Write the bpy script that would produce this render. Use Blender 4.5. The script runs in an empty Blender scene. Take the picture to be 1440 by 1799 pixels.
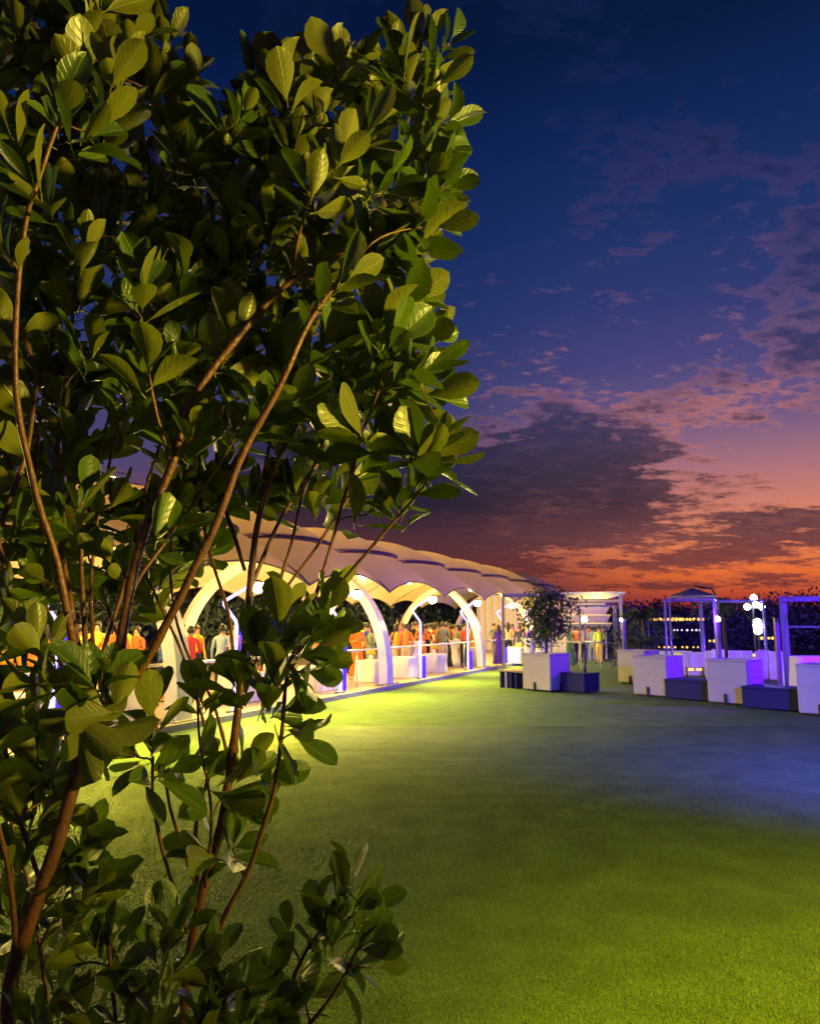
import bpy, math, random
from math import sin, cos, pi, radians, atan2, asin, sqrt
from mathutils import Vector, Matrix, Quaternion
import mathutils.noise as mnoise

R = random.Random(7)
SC = bpy.context.scene
COL = SC.collection

# ------------------------------------------------------------------ camera
F_PX = 1300.0
HZ = 1093.0
CAM_Z = 1.9
TH = math.atan((HZ - 899.5) / F_PX)
cam_data = bpy.data.cameras.new('camera')
cam = bpy.data.objects.new('camera', cam_data)
COL.objects.link(cam)
cam.location = (0, 0, CAM_Z)
cam.rotation_euler = (pi / 2 + TH, 0, 0)
cam_data.sensor_fit = 'VERTICAL'
cam_data.sensor_height = 36.0
cam_data.lens = 36.0 * F_PX / 1799.0
cam_data.clip_start = 0.05
cam_data.clip_end = 1500
cam_data.dof.use_dof = True
cam_data.dof.focus_distance = 1.75
cam_data.dof.aperture_fstop = 11.0
SC.camera = cam

def ray(px, py):
    a = (px - 720) / F_PX
    b = (899.5 - py) / F_PX
    return Vector((a, cos(TH) - b * sin(TH), sin(TH) + b * cos(TH)))
def P(px, py, Y):
    d = ray(px, py)
    return Vector((0, 0, CAM_Z)) + d * (Y / d.y)
def G(px, py, z=0.0):
    d = ray(px, py)
    return Vector((0, 0, CAM_Z)) + d * ((z - CAM_Z) / d.z)

# ------------------------------------------------------------------ render settings
SC.render.engine = 'CYCLES'
vs = SC.view_settings
SC.display_settings.display_device = 'sRGB'
vs.view_transform = 'Standard'
vs.look = 'None'
vs.exposure = 0.0
vs.gamma = 1.0
vs.use_curve_mapping = False
SC.cycles.max_bounces = 6
SC.cycles.diffuse_bounces = 3
SC.cycles.glossy_bounces = 3
SC.cycles.transmission_bounces = 4
SC.cycles.transparent_max_bounces = 8
SC.cycles.sample_clamp_indirect = 4.0
SC.cycles.use_denoising = True
SC.cycles.use_light_tree = True

def srgb(r, g, b):
    def f(c):
        c /= 255.0
        return c / 12.92 if c <= 0.04045 else ((c + 0.055) / 1.055) ** 2.4
    return (f(r), f(g), f(b), 1)

# ------------------------------------------------------------------ world: dusk sky
world = bpy.data.worlds.new('World')
SC.world = world
world.use_nodes = True
wt = world.node_tree
wt.nodes.clear()
def wn(t, **k):
    n = wt.nodes.new(t)
    for a, b in k.items():
        setattr(n, a, b)
    return n
def wput(sock, v):
    if isinstance(v, bpy.types.NodeSocket):
        wt.links.new(v, sock)
    else:
        sock.default_value = v
def m(op, a, b=0.0, c=None, clamp=False):
    n = wn('ShaderNodeMath', operation=op, use_clamp=clamp)
    wput(n.inputs[0], a); wput(n.inputs[1], b)
    if c is not None: wput(n.inputs[2], c)
    return n.outputs[0]
def ramp(fac, stops, interp='LINEAR'):
    n = wn('ShaderNodeValToRGB')
    wput(n.inputs[0], fac)
    cr = n.color_ramp
    cr.interpolation = interp
    while len(cr.elements) < len(stops): cr.elements.new(0.5)
    for e, (p_, c_) in zip(cr.elements, stops):
        e.position = p_; e.color = c_
    return n.outputs[0]
def mixc(f, a, b, mode='MIX'):
    n = wn('ShaderNodeMix', data_type='RGBA', blend_type=mode)
    wput(n.inputs[0], f); wput(n.inputs[6], a); wput(n.inputs[7], b)
    return n.outputs[2]
def smooth(v, lo, hi):
    n = wn('ShaderNodeMapRange', interpolation_type='SMOOTHSTEP')
    wput(n.inputs[0], v); wput(n.inputs[1], lo); wput(n.inputs[2], hi)
    wput(n.inputs[3], 0.0); wput(n.inputs[4], 1.0)
    return n.outputs[0]
tc = wn('ShaderNodeTexCoord')
sep = wn('ShaderNodeSeparateXYZ'); wt.links.new(tc.outputs['Generated'], sep.inputs[0])
dx, dy, dz = sep.outputs
el = m('ARCSINE', dz)
az = m('ARCTAN2', dx, dy)
def azel(px, py):
    d = ray(px, py).normalized()
    return atan2(d.x, d.y), asin(d.z)
ELR = lambda y: azel(1150, y)[1]
ELS = lambda y: max(0.0, azel(1150, y)[1]) / 1.2     # 0..1.2 rad onto 0..1
eln = m('DIVIDE', m('MAXIMUM', el, 0.0), 1.2)
warm = ramp(eln, [
    (ELS(1092), srgb(140, 42, 40)), (ELS(1050), srgb(176, 64, 46)), (ELS(1010), srgb(230, 108, 48)),
    (ELS(965), srgb(234, 128, 78)), (ELS(900), srgb(210, 126, 104)), (ELS(830), srgb(170, 112, 122)),
    (ELS(740), srgb(108, 86, 130)), (ELS(640), srgb(72, 68, 124)), (ELS(520), srgb(44, 56, 112)),
    (ELS(380), srgb(27, 47, 100)), (ELS(200), srgb(12, 36, 84)), (ELS(40), srgb(4, 24, 62)), (0.95, srgb(2, 12, 40))])
cool = ramp(eln, [
    (ELS(1092), srgb(66, 34, 46)), (ELS(1040), srgb(104, 50, 56)), (ELS(980), srgb(126, 62, 62)),
    (ELS(900), srgb(96, 62, 84)), (ELS(800), srgb(76, 66, 110)), (ELS(700), srgb(56, 60, 108)),
    (ELS(560), srgb(34, 50, 104)), (ELS(400), srgb(20, 41, 94)), (ELS(220), srgb(8, 30, 80)),
    (ELS(40), srgb(2, 20, 58)), (0.95, srgb(1, 10, 36))])
# closeness to the sunset azimuth (just beyond the right edge)
AZ0 = azel(1480, 1000)[0]
caz = m('COSINE', m('SUBTRACT', az, AZ0))
nlow = smooth(caz, 0.935, 0.998); nhigh = smooth(caz, 0.875, 0.992); lowf = smooth(el, ELR(1060), ELR(880))
near = m('ADD', m('MULTIPLY', nhigh, lowf), m('MULTIPLY', nlow, m('SUBTRACT', 1.0, lowf)))
base = mixc(near, cool, warm)
# a low Nishita twilight sky under it, for the part of the glow the ramps leave out
sky = wn('ShaderNodeTexSky', sky_type='NISHITA')
sky.sun_disc = False
sky.sun_elevation = radians(-3.0)
sky.sun_rotation = AZ0
sky.air_density = 1.0; sky.dust_density = 2.0
base = mixc(0.03, base, sky.outputs[0], 'ADD')
# clouds on a flat layer seen in perspective
den = m('ADD', m('MAXIMUM', dz, 0.0), 0.16)
cx = m('DIVIDE', dx, den); cy = m('DIVIDE', dy, den)
cxyz = wn('ShaderNodeCombineXYZ'); wput(cxyz.inputs[0], cx); wput(cxyz.inputs[1], cy)
def noise(scale, detail, rough, off, lac=2.0, dist=0.0):
    mp = wn('ShaderNodeMapping'); wt.links.new(cxyz.outputs[0], mp.inputs[0])
    mp.inputs['Location'].default_value = off
    mp.inputs['Rotation'].default_value = (0, 0, radians(-20))
    mp.inputs['Scale'].default_value = (1.0, 1.35, 1)
    n = wn('ShaderNodeTexNoise', noise_dimensions='3D')
    wt.links.new(mp.outputs[0], n.inputs['Vector'])
    n.inputs['Scale'].default_value = scale; n.inputs['Detail'].default_value = detail
    n.inputs['Roughness'].default_value = rough; n.inputs['Distortion'].default_value = dist
    return n.outputs['Fac']
nA = noise(2.3, 10, 0.66, (3.1, 7.7, 0), dist=0.15)
nB = noise(9.0, 8, 0.62, (11.0, 2.0, 4), dist=0.3)
nD = noise(22.0, 6, 0.6, (4.0, 9.0, 2), dist=0.2)
nC = noise(0.55, 3, 0.5, (1.0, 5.0, 9))
def blob(px, py, wx, wy, tilt=0.0, amp=1.0):
    a0, e0 = azel(px, py)
    u = m('SUBTRACT', az, a0); v = m('SUBTRACT', el, e0)
    if tilt:
        ct, st = cos(tilt), sin(tilt)
        u2 = m('ADD', m('MULTIPLY', u, ct), m('MULTIPLY', v, st))
        v2 = m('SUBTRACT', m('MULTIPLY', v, ct), m('MULTIPLY', u, st))
        u, v = u2, v2
    u = m('DIVIDE', u, wx / F_PX); v = m('DIVIDE', v, wy / F_PX)
    r2 = m('ADD', m('MULTIPLY', u, u), m('MULTIPLY', v, v))
    return m('MULTIPLY', m('POWER', 2.718, m('MULTIPLY', r2, -1.0)), amp)
def total(bs):
    t = bs[0]
    for b in bs[1:]: t = m('ADD', t, b)
    return t
heavy = total([
    blob(850, 850, 270, 92, 0.0, 1.15), blob(1040, 800, 100, 70, 0, 0.5), blob(600, 900, 260, 90, 0, 0.7), blob(960, 925, 220, 38, 0, 0.55),
    blob(1390, 940, 170, 40, 0.15, 0.85), blob(1250, 975, 150, 16, 0.08, 0.55), blob(1440, 1010, 180, 16, 0.05, 0.55),
    blob(1140, 1030, 150, 12, 0, 0.6), blob(930, 1000, 170, 16, 0, 0.5), blob(1425, 470, 66, 120, -0.2, 0.50),
    blob(1450, 620, 80, 40, 0, 0.55), blob(1240, 665, 90, 36, 0.2, 0.62), blob(1000, 740, 120, 34, 0, 0.5),
    blob(1640, 500, 120, 160, 0, 0.4), blob(720, 920, 330, 62, 0, 0.7), blob(1000, 880, 140, 60, 0, 0.6), blob(560, 800, 180, 90, 0, 0.5), blob(1330, 915, 90, 20, 0, 0.4), blob(820, 985, 130, 12, 0, 0.3)])
light = total([
    blob(1300, 700, 190, 50, 0.18, 0.70), blob(960, 560, 170, 90, 0, 0.42), blob(1120, 720, 170, 40, 0, 0.55),
    blob(1310, 400, 60, 40, 0.3, 0.55), blob(1290, 560, 90, 60, 0.3, 0.5), blob(1240, 800, 130, 30, 0, 0.35),
    blob(1100, 900, 240, 60, 0, 0.4), blob(1400, 890, 120, 20, 0, 0.4), blob(900, 700, 150, 60, 0, 0.42), blob(1050, 950, 240, 30, 0, 0.35)])
outside = m('MULTIPLY', smooth(m('ABSOLUTE', az), 0.62, 1.0), m('MULTIPLY', smooth(nC, 0.45, 0.7), 0.75))
dheavy = m('ADD', m('ADD', m('MULTIPLY', heavy, 0.62), m('MULTIPLY', outside, 0.5)), m('MULTIPLY', m('SUBTRACT', nA, 0.5), 2.1))
dheavy = m('ADD', dheavy, m('ADD', m('MULTIPLY', m('SUBTRACT', nB, 0.5), 1.0), m('MULTIPLY', m('SUBTRACT', nD, 0.5), 0.45)))
ch = smooth(dheavy, 0.14, 0.50)
hi = smooth(el, ELR(900), ELR(480))
ch = m('MULTIPLY', ch, m('SUBTRACT', 1.0, m('MULTIPLY', hi, 0.38)))
dlight = m('ADD', m('MULTIPLY', light, 0.55), m('ADD', m('MULTIPLY', m('SUBTRACT', nB, 0.5), 1.5), m('ADD', m('MULTIPLY', m('SUBTRACT', nD, 0.5), 1.3), m('MULTIPLY', m('SUBTRACT', nA, 0.5), 0.6))))
cl = smooth(dlight, 0.26, 0.60)
lit = ramp(eln, [(ELS(1080), srgb(170, 60, 40)), (ELS(1010), srgb(232, 110, 60)), (ELS(930), srgb(206, 118, 92)), (ELS(760), srgb(190, 118, 112)),
                 (ELS(640), srgb(158, 104, 120)), (ELS(520), srgb(104, 78, 122)), (ELS(350), srgb(74, 62, 110)), (ELS(150), srgb(30, 40, 90))])
dark = ramp(eln, [(ELS(1080), srgb(88, 36, 42)), (ELS(1010), srgb(118, 56, 58)), (ELS(940), srgb(92, 56, 66)), (ELS(880), srgb(44, 38, 58)),
                  (ELS(800), srgb(40, 40, 64)), (ELS(700), srgb(52, 50, 86)), (ELS(560), srgb(44, 48, 88)), (ELS(400), srgb(26, 40, 80)), (ELS(150), srgb(10, 24, 60))])
darkl = mixc(near, mixc(0.35, dark, (0.0, 0.0, 0.0, 1)), dark)
lump = smooth(m('ADD', m('MULTIPLY', nA, 0.45), m('ADD', m('MULTIPLY', nB, 0.40), m('MULTIPLY', nD, 0.15))), 0.46, 0.66)
soft = mixc(0.5, base, darkl)
darkl = mixc(m('MULTIPLY', lump, 0.40), darkl, soft)
col = mixc(m('MULTIPLY', cl, m('MULTIPLY', m('ADD', 0.30, m('MULTIPLY', near, 0.45)), m('ADD', 0.35, m('MULTIPLY', smooth(el, ELR(1010), ELR(900)), 0.65)))), base, lit)
edge = m('MULTIPLY', m('MULTIPLY', smooth(dheavy, 0.10, 0.26), m('SUBTRACT', 1.0, smooth(dheavy, 0.26, 0.5))), m('ADD', 0.10, m('MULTIPLY', near, 0.24)))
col = mixc(m('MULTIPLY', ch, 0.93), col, darkl)
col = mixc(edge, col, lit)
below = smooth(el, -0.06, -0.005)
col = mixc(below, (0.004, 0.004, 0.008, 1), col)
bg = wn('ShaderNodeBackground'); wt.links.new(col, bg.inputs[0]); bg.inputs[1].default_value = 1.0
wo = wn('ShaderNodeOutputWorld'); wt.links.new(bg.outputs[0], wo.inputs[0])

# ------------------------------------------------------------------ helpers
def tag(o, label=None, cat=None, group=None, kind=None):
    if label: o['label'] = label
    if cat: o['category'] = cat
    if group: o['group'] = group
    if kind: o['kind'] = kind
    return o
def empty(name, loc=(0, 0, 0), rz=0.0):
    o = bpy.data.objects.new(name, None); COL.objects.link(o)
    o.location = loc; o.rotation_euler = (0, 0, rz); o.empty_display_size = 0.1
    return o
def copy_tree(o, parent=None):
    c = o.copy(); COL.objects.link(c); c.parent = parent
    for ch_ in list(o.children): copy_tree(ch_, c)
    return c

class MB:
    def __init__(s): s.v = []; s.f = []; s.mi = []; s.sm = []; s.cm = 0; s.smooth = False
    def face(s, idx):
        s.f.append(tuple(idx)); s.mi.append(s.cm); s.sm.append(s.smooth)
    def box(s, c, size, rz=0.0, rot=None, bevel=0.0):
        hx, hy, hz = size[0] / 2, size[1] / 2, size[2] / 2
        M_ = rot if rot is not None else Matrix.Rotation(rz, 3, 'Z')
        c = Vector(c); b = len(s.v)
        if bevel <= 0:
            for sx, sy, sz in ((-1,-1,-1),(1,-1,-1),(1,1,-1),(-1,1,-1),(-1,-1,1),(1,-1,1),(1,1,1),(-1,1,1)):
                s.v.append(c + M_ @ Vector((sx*hx, sy*hy, sz*hz)))
            for q in ((0,3,2,1),(4,5,6,7),(0,1,5,4),(1,2,6,5),(2,3,7,6),(3,0,4,7)):
                s.face([b+i for i in q])
            return
        e = bevel
        idx = {}
        for sx in (-1, 1):
            for sy in (-1, 1):
                for sz in (-1, 1):
                    for ax in range(3):
                        p = [sx*(hx-e), sy*(hy-e), sz*(hz-e)]
                        p[ax] = (sx*hx, sy*hy, sz*hz)[ax]
                        idx[(sx, sy, sz, ax)] = len(s.v)
                        s.v.append(c + M_ @ Vector(p))
        I = lambda x, y, z, a: idx[(x, y, z, a)]
        for g in (-1, 1):
            s.face([I(g,-1,-1,0), I(g,1,-1,0), I(g,1,1,0), I(g,-1,1,0)][::g])
            s.face([I(-1,g,-1,1), I(-1,g,1,1), I(1,g,1,1), I(1,g,-1,1)][::g])
            s.face([I(-1,-1,g,2), I(1,-1,g,2), I(1,1,g,2), I(-1,1,g,2)][::g])
        for a in (-1, 1):
            for b2 in (-1, 1):
                s.face([I(a,b2,-1,0), I(a,b2,1,0), I(a,b2,1,1), I(a,b2,-1,1)])
                s.face([I(a,-1,b2,0), I(a,1,b2,0), I(a,1,b2,2), I(a,-1,b2,2)])
                s.face([I(-1,a,b2,1), I(1,a,b2,1), I(1,a,b2,2), I(-1,a,b2,2)])
        for a in (-1, 1):
            for b2 in (-1, 1):
                for c2 in (-1, 1):
                    s.face([I(a,b2,c2,0), I(a,b2,c2,1), I(a,b2,c2,2)])
    def tube(s, pts, rad, n=8, caps=True):
        pts = [Vector(p) for p in pts]
        if not hasattr(rad, '__len__'): rad = [rad] * len(pts)
        b = len(s.v); prev = None
        for i, p in enumerate(pts):
            t = (pts[min(i+1, len(pts)-1)] - pts[max(i-1, 0)])
            t = t.normalized() if t.length > 1e-9 else Vector((0,0,1))
            if prev is None:
                a = Vector((1,0,0)) if abs(t.x) < 0.8 else Vector((0,1,0))
                u = t.cross(a).normalized()
            else:
                u = (prev - t * prev.dot(t)).normalized()
            prev = u; w = t.cross(u)
            for k in range(n):
                an = 2*pi*k/n
                s.v.append(p + (u*cos(an) + w*sin(an)) * rad[i])
        for i in range(len(pts)-1):
            for k in range(n):
                s.face([b+i*n+k, b+i*n+(k+1)%n, b+(i+1)*n+(k+1)%n, b+(i+1)*n+k])
        if caps:
            s.face([b+k for k in range(n)][::-1]); s.face([b+(len(pts)-1)*n+k for k in range(n)])
    def lathe(s, c, prof, n=16):
        c = Vector(c); b = len(s.v)
        for r_, z in prof:
            for k in range(n):
                s.v.append(c + Vector((r_*cos(2*pi*k/n), r_*sin(2*pi*k/n), z)))
        for i in range(len(prof)-1):
            for k in range(n):
                s.face([b+i*n+k, b+i*n+(k+1)%n, b+(i+1)*n+(k+1)%n, b+(i+1)*n+k])
        s.face([b+k for k in range(n)][::-1]); s.face([b+(len(prof)-1)*n+k for k in range(n)])
    def ball(s, c, r, n=8, rz=None):
        rz = rz or r
        s.lathe(c, [(max(1e-4, r*sin(pi*i/6)), -rz*cos(pi*i/6)) for i in range(7)], n)
    def grid(s, fn, nu, nv):
        b = len(s.v)
        for i in range(nu+1):
            for j in range(nv+1):
                s.v.append(Vector(fn(i/nu, j/nv)))
        for i in range(nu):
            for j in range(nv):
                a = b + i*(nv+1) + j
                s.face([a, a+nv+1, a+nv+2, a+1])
    def mesh(s, name, mats):
        me = bpy.data.meshes.new(name)
        me.from_pydata([tuple(v) for v in s.v], [], s.f)
        if not isinstance(mats, (list, tuple)): mats = [mats]
        for q in mats: me.materials.append(q)
        me.polygons.foreach_set('material_index', s.mi)
        me.polygons.foreach_set('use_smooth', s.sm)
        me.update()
        return me
    def build(s, name, mats, parent=None, **k):
        o = bpy.data.objects.new(name, s.mesh(name, mats)); COL.objects.link(o)
        if parent is not None: o.parent = parent
        return tag(o, **k)
def link_mesh(name, me, parent=None, mat=None):
    o = bpy.data.objects.new(name, me); COL.objects.link(o)
    if parent is not None: o.parent = parent
    if mat is not None: o.matrix_basis = mat
    return o

# ------------------------------------------------------------------ materials
def material(name, color, rough=0.6, spec=0.4, metal=0.0, var=0.12, nscale=8.0, bump=0.0, bscale=60.0, emis=None, estr=0.0, coat=0.0, objvar=0.0, coords='Object'):
    ma = bpy.data.materials.new(name); ma.use_nodes = True
    nt = ma.node_tree; p = nt.nodes['Principled BSDF']
    p.inputs['Roughness'].default_value = rough
    p.inputs['Specular IOR Level'].default_value = spec
    p.inputs['Metallic'].default_value = metal
    p.inputs['Coat Weight'].default_value = coat
    t = nt.nodes.new('ShaderNodeTexCoord')
    n = nt.nodes.new('ShaderNodeTexNoise'); n.inputs['Scale'].default_value = nscale; n.inputs['Detail'].default_value = 6
    if coords == 'World':
        gp_ = nt.nodes.new('ShaderNodeNewGeometry'); csock = gp_.outputs['Position']
    else: csock = t.outputs[coords]
    nt.links.new(csock, n.inputs['Vector'])
    mr = nt.nodes.new('ShaderNodeMapRange')
    mr.inputs[3].default_value = 1 - var; mr.inputs[4].default_value = 1 + var
    nt.links.new(n.outputs['Fac'], mr.inputs[0])
    fac = mr.outputs[0]
    if objvar:
        oi = nt.nodes.new('ShaderNodeObjectInfo')
        m2 = nt.nodes.new('ShaderNodeMapRange'); m2.inputs[3].default_value = 1-objvar; m2.inputs[4].default_value = 1+objvar
        nt.links.new(oi.outputs['Random'], m2.inputs[0])
        mm = nt.nodes.new('ShaderNodeMath'); mm.operation = 'MULTIPLY'
        nt.links.new(fac, mm.inputs[0]); nt.links.new(m2.outputs[0], mm.inputs[1]); fac = mm.outputs[0]
    vm = nt.nodes.new('ShaderNodeVectorMath'); vm.operation = 'SCALE'
    vm.inputs[0].default_value = color[:3]; nt.links.new(fac, vm.inputs['Scale'])
    nt.links.new(vm.outputs[0], p.inputs['Base Color'])
    if bump:
        n2 = nt.nodes.new('ShaderNodeTexNoise'); n2.inputs['Scale'].default_value = bscale; n2.inputs['Detail'].default_value = 4
        nt.links.new(csock, n2.inputs['Vector'])
        b = nt.nodes.new('ShaderNodeBump'); b.inputs['Strength'].default_value = bump; b.inputs['Distance'].default_value = 0.01
        nt.links.new(n2.outputs['Fac'], b.inputs['Height']); nt.links.new(b.outputs[0], p.inputs['Normal'])
    if emis:
        p.inputs['Emission Color'].default_value = (*emis[:3], 1); p.inputs['Emission Strength'].default_value = estr
    return ma
def emission(name, color, strength):
    ma = bpy.data.materials.new(name); ma.use_nodes = True
    nt = ma.node_tree; nt.nodes.clear()
    e = nt.nodes.new('ShaderNodeEmission'); e.inputs[0].default_value = (*color[:3], 1); e.inputs[1].default_value = strength
    o = nt.nodes.new('ShaderNodeOutputMaterial'); nt.links.new(e.outputs[0], o.inputs[0])
    return ma

def add_translucent(ma, color, w):
    nt = ma.node_tree; p = nt.nodes['Principled BSDF']; out = nt.nodes['Material Output']
    tr = nt.nodes.new('ShaderNodeBsdfTranslucent'); tr.inputs[0].default_value = (*color[:3], 1)
    mx = nt.nodes.new('ShaderNodeMixShader'); mx.inputs[0].default_value = w
    nt.links.new(p.outputs[0], mx.inputs[1]); nt.links.new(tr.outputs[0], mx.inputs[2]); nt.links.new(mx.outputs[0], out.inputs[0])
    return ma

MT = {}
MT['white_panel'] = material('white_painted_panel', (0.62, 0.60, 0.58), 0.45, var=0.07, nscale=3, bump=0.05)
MT['planter'] = material('planter_panel', (0.36, 0.33, 0.32), 0.5, var=0.10, nscale=4, bump=0.08, bscale=30)
MT['dark_metal'] = material('dark_metal', (0.03, 0.03, 0.035), 0.4, metal=0.6)
MT['grey_metal'] = material('grey_painted_metal', (0.30, 0.29, 0.30), 0.4, metal=0.3)
MT['rail'] = material('brushed_rail_metal', (0.65, 0.62, 0.58), 0.3, metal=0.7)
MT['black_block'] = material('black_seat_block', (0.010, 0.012, 0.085), 0.6, spec=0.2, bump=0.05)
MT['seat_top'] = material('seat_slab_top', (0.24, 0.20, 0.17), 0.5)
MT['soil'] = material('planter_soil', (0.03, 0.02, 0.015), 0.95, bump=0.6, bscale=40)
MT['bark'] = material('reddish_bark', (0.140, 0.056, 0.028), 0.42, var=0.55, nscale=30, bump=0.35, bscale=85)
MT['dark_bark'] = material('dark_bark', (0.05, 0.035, 0.025), 0.8, var=0.3, bump=0.4)
MT['cloth'] = material('white_table_linen', (0.75, 0.73, 0.70), 0.8, var=0.04)
MT['membrane'] = add_translucent(material('canopy_membrane', (0.60, 0.49, 0.32), 0.7, var=0.14, nscale=0.8, bump=0.5, bscale=3.0), (0.80, 0.52, 0.28), 0.15)
MT['seam'] = material('membrane_seam_webbing', (0.19, 0.13, 0.09), 0.8)
MT['rib'] = material('white_arch_rib', (0.74, 0.69, 0.66), 0.4, var=0.04)
MT['deck'] = material('deck_floor', (0.36, 0.27, 0.22), 0.4, var=0.2, nscale=2)
MT['kerb'] = material('pale_deck_edge', (0.35, 0.30, 0.28), 0.5)
MT['drape'] = material('cream_drape', (0.75, 0.66, 0.48), 0.85, var=0.06)
MT['far_dark'] = material('dark_ground', (0.01, 0.012, 0.012), 0.9)
MT['glass_rail'] = material('smoked_rail_glass', (0.02, 0.02, 0.03), 0.08, spec=0.6)
MT['parasol'] = material('parasol_fabric', (0.30, 0.26, 0.30), 0.85)
MT['led_white'] = emission('lavender_led_tube', (0.72, 0.62, 1.0), 1.7)
MT['led_blue'] = emission('blue_led_strip', (0.07, 0.02, 1.0), 2.4)
MT['lamp_warm'] = emission('warm_lamp_glass', (1.0, 0.82, 0.50), 40.0)
MT['lamp_cool'] = emission('cool_lamp_glass', (1.0, 0.97, 0.95), 30.0)
MT['lamp_violet'] = emission('violet_lamp_glass', (0.8, 0.75, 1.0), 14.0)
MT['bulb_amber'] = emission('amber_bulb_glass', (1.0, 0.50, 0.10), 2.2)
MT['bulb_white'] = emission('small_white_bulb_glass', (0.9, 0.8, 0.9), 1.6)
MT['bulb_lime'] = emission('lime_bulb_glass', (0.75, 1.0, 0.08), 1.6)
MT['hair'] = material('dark_hair', (0.015, 0.010, 0.008), 0.5)
MT['skin'] = material('skin', (0.36, 0.19, 0.11), 0.55, objvar=0.2)
MT['flower'] = material('pale_pink_blossom', (0.80, 0.45, 0.16), 0.7, var=0.2)
MT['bottle'] = material('dark_bottle_glass', (0.01, 0.015, 0.01), 0.1)
MT['plate'] = material('white_crockery', (0.8, 0.8, 0.78), 0.3)

MT['shrub_leaf'] = material('shrub_leaf', (0.035, 0.060, 0.010), 0.6, var=0.5, nscale=3)
def leaf_material(name, top, under, objvar=0.35, trans=0.18, rough=0.34):
    ma = bpy.data.materials.new(name); ma.use_nodes = True
    nt = ma.node_tree; p = nt.nodes['Principled BSDF']; out = nt.nodes['Material Output']
    N = nt.nodes.new; L = nt.links.new
    uv = N('ShaderNodeUVMap'); sp = N('ShaderNodeSeparateXYZ'); L(uv.outputs[0], sp.inputs[0])
    def mm(op, a, b=0.0, clamp=False):
        n = N('ShaderNodeMath'); n.operation = op; n.use_clamp = clamp
        for i, q in enumerate((a, b)):
            if isinstance(q, bpy.types.NodeSocket): L(q, n.inputs[i])
            else: n.inputs[i].default_value = q
        return n.outputs[0]
    u, v = sp.outputs[0], sp.outputs[1]      # u along, v across (-1..1 stored 0..1)
    av = mm('ABSOLUTE', mm('MULTIPLY', mm('SUBTRACT', v, 0.5), 2.0))
    mid = mm('SUBTRACT', 1.0, mm('MULTIPLY', av, 16.0), True)
    rimf = mm('MULTIPLY', mm('SUBTRACT', av, 0.90), 10.0, True)
    # side veins
    ph = mm('ADD', mm('MULTIPLY', u, 46.0), mm('MULTIPLY', av, -13.0))
    vein = mm('POWER', mm('ADD', mm('MULTIPLY', mm('SINE', ph), 0.5), 0.5), 14.0)
    oi = N('ShaderNodeObjectInfo')
    tcn = N('ShaderNodeTexCoord'); nz = N('ShaderNodeTexNoise'); nz.inputs['Scale'].default_value = 6.0; nz.inputs['Detail'].default_value = 5
    L(tcn.outputs['Object'], nz.inputs['Vector'])
    geo = N('ShaderNodeNewGeometry')
    rr = mm('ADD', mm('MULTIPLY', oi.outputs['Random'], 0.7), mm('MULTIPLY', geo.outputs['Random Per Island'], 0.3))
    br = mm('MULTIPLY', mm('ADD', 1 - objvar, mm('MULTIPLY', rr, 2 * objvar)), mm('ADD', 0.78, mm('MULTIPLY', nz.outputs['Fac'], 0.44)))
    def mc(f, a, b):
        n = N('ShaderNodeMix'); n.data_type = 'RGBA'
        for s_, q in ((n.inputs[0], f), (n.inputs[6], a), (n.inputs[7], b)):
            if isinstance(q, bpy.types.NodeSocket): L(q, s_)
            elif hasattr(q, '__len__'): s_.default_value = (*q[:3], 1)
            else: s_.default_value = q
        return n.outputs[2]
    hue = mc(rr, top, (top[0]*1.35, top[1]*1.12, top[2]*0.8))
    c = mc(geo.outputs['Backfacing'], hue, under)
    old = mm('MULTIPLY', mm('SUBTRACT', nz.outputs['Fac'], 0.60, True), 5.0, True)
    c = mc(mm('MULTIPLY', old, 0.35), c, (0.16, 0.12, 0.02))
    yl = mm('MULTIPLY', mm('SUBTRACT', rr, 0.86), 9.0, True)
    c = mc(mm('MULTIPLY', yl, 0.5), c, (0.19, 0.17, 0.02))
    c = mc(mm('MULTIPLY', vein, 0.10), c, (top[0]*2.6, top[1]*2.0, top[2]*2))
    c = mc(mm('MULTIPLY', mm('MAXIMUM', mid, mm('MULTIPLY', rimf, 0.6)), 0.6), c, (0.26, 0.27, 0.07))
    vm = N('ShaderNodeVectorMath'); vm.operation = 'SCALE'; L(c, vm.inputs[0]); L(br, vm.inputs['Scale'])
    L(vm.outputs[0], p.inputs['Base Color'])
    p.inputs['Roughness'].default_value = rough; p.inputs['Specular IOR Level'].default_value = 0.5
    bp = N('ShaderNodeBump'); bp.inputs['Strength'].default_value = 0.35; bp.inputs['Distance'].default_value = 0.002
    hh = mm('ADD', mm('MULTIPLY', vein, -0.5), mm('ADD', mm('MULTIPLY', nz.outputs['Fac'], 1.5), mm('MULTIPLY', mid, -1.0)))
    L(hh, bp.inputs['Height']); L(bp.outputs[0], p.inputs['Normal'])
    tr = N('ShaderNodeBsdfTranslucent'); tr.inputs[0].default_value = (top[0]*3.4, top[1]*3.2, top[2]*1.2, 1)
    mx = N('ShaderNodeMixShader'); mx.inputs[0].default_value = trans
    L(p.outputs[0], mx.inputs[1]); L(tr.outputs[0], mx.inputs[2]); L(mx.outputs[0], out.inputs[0])
    return ma
MT['leaf'] = leaf_material('glossy_evergreen_leaf', (0.048, 0.090, 0.008), (0.150, 0.155, 0.020))
MT['far_leaf'] = material('dark_tree_leaf', (0.035, 0.055, 0.030), 0.6, var=0.5, nscale=3)

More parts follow.
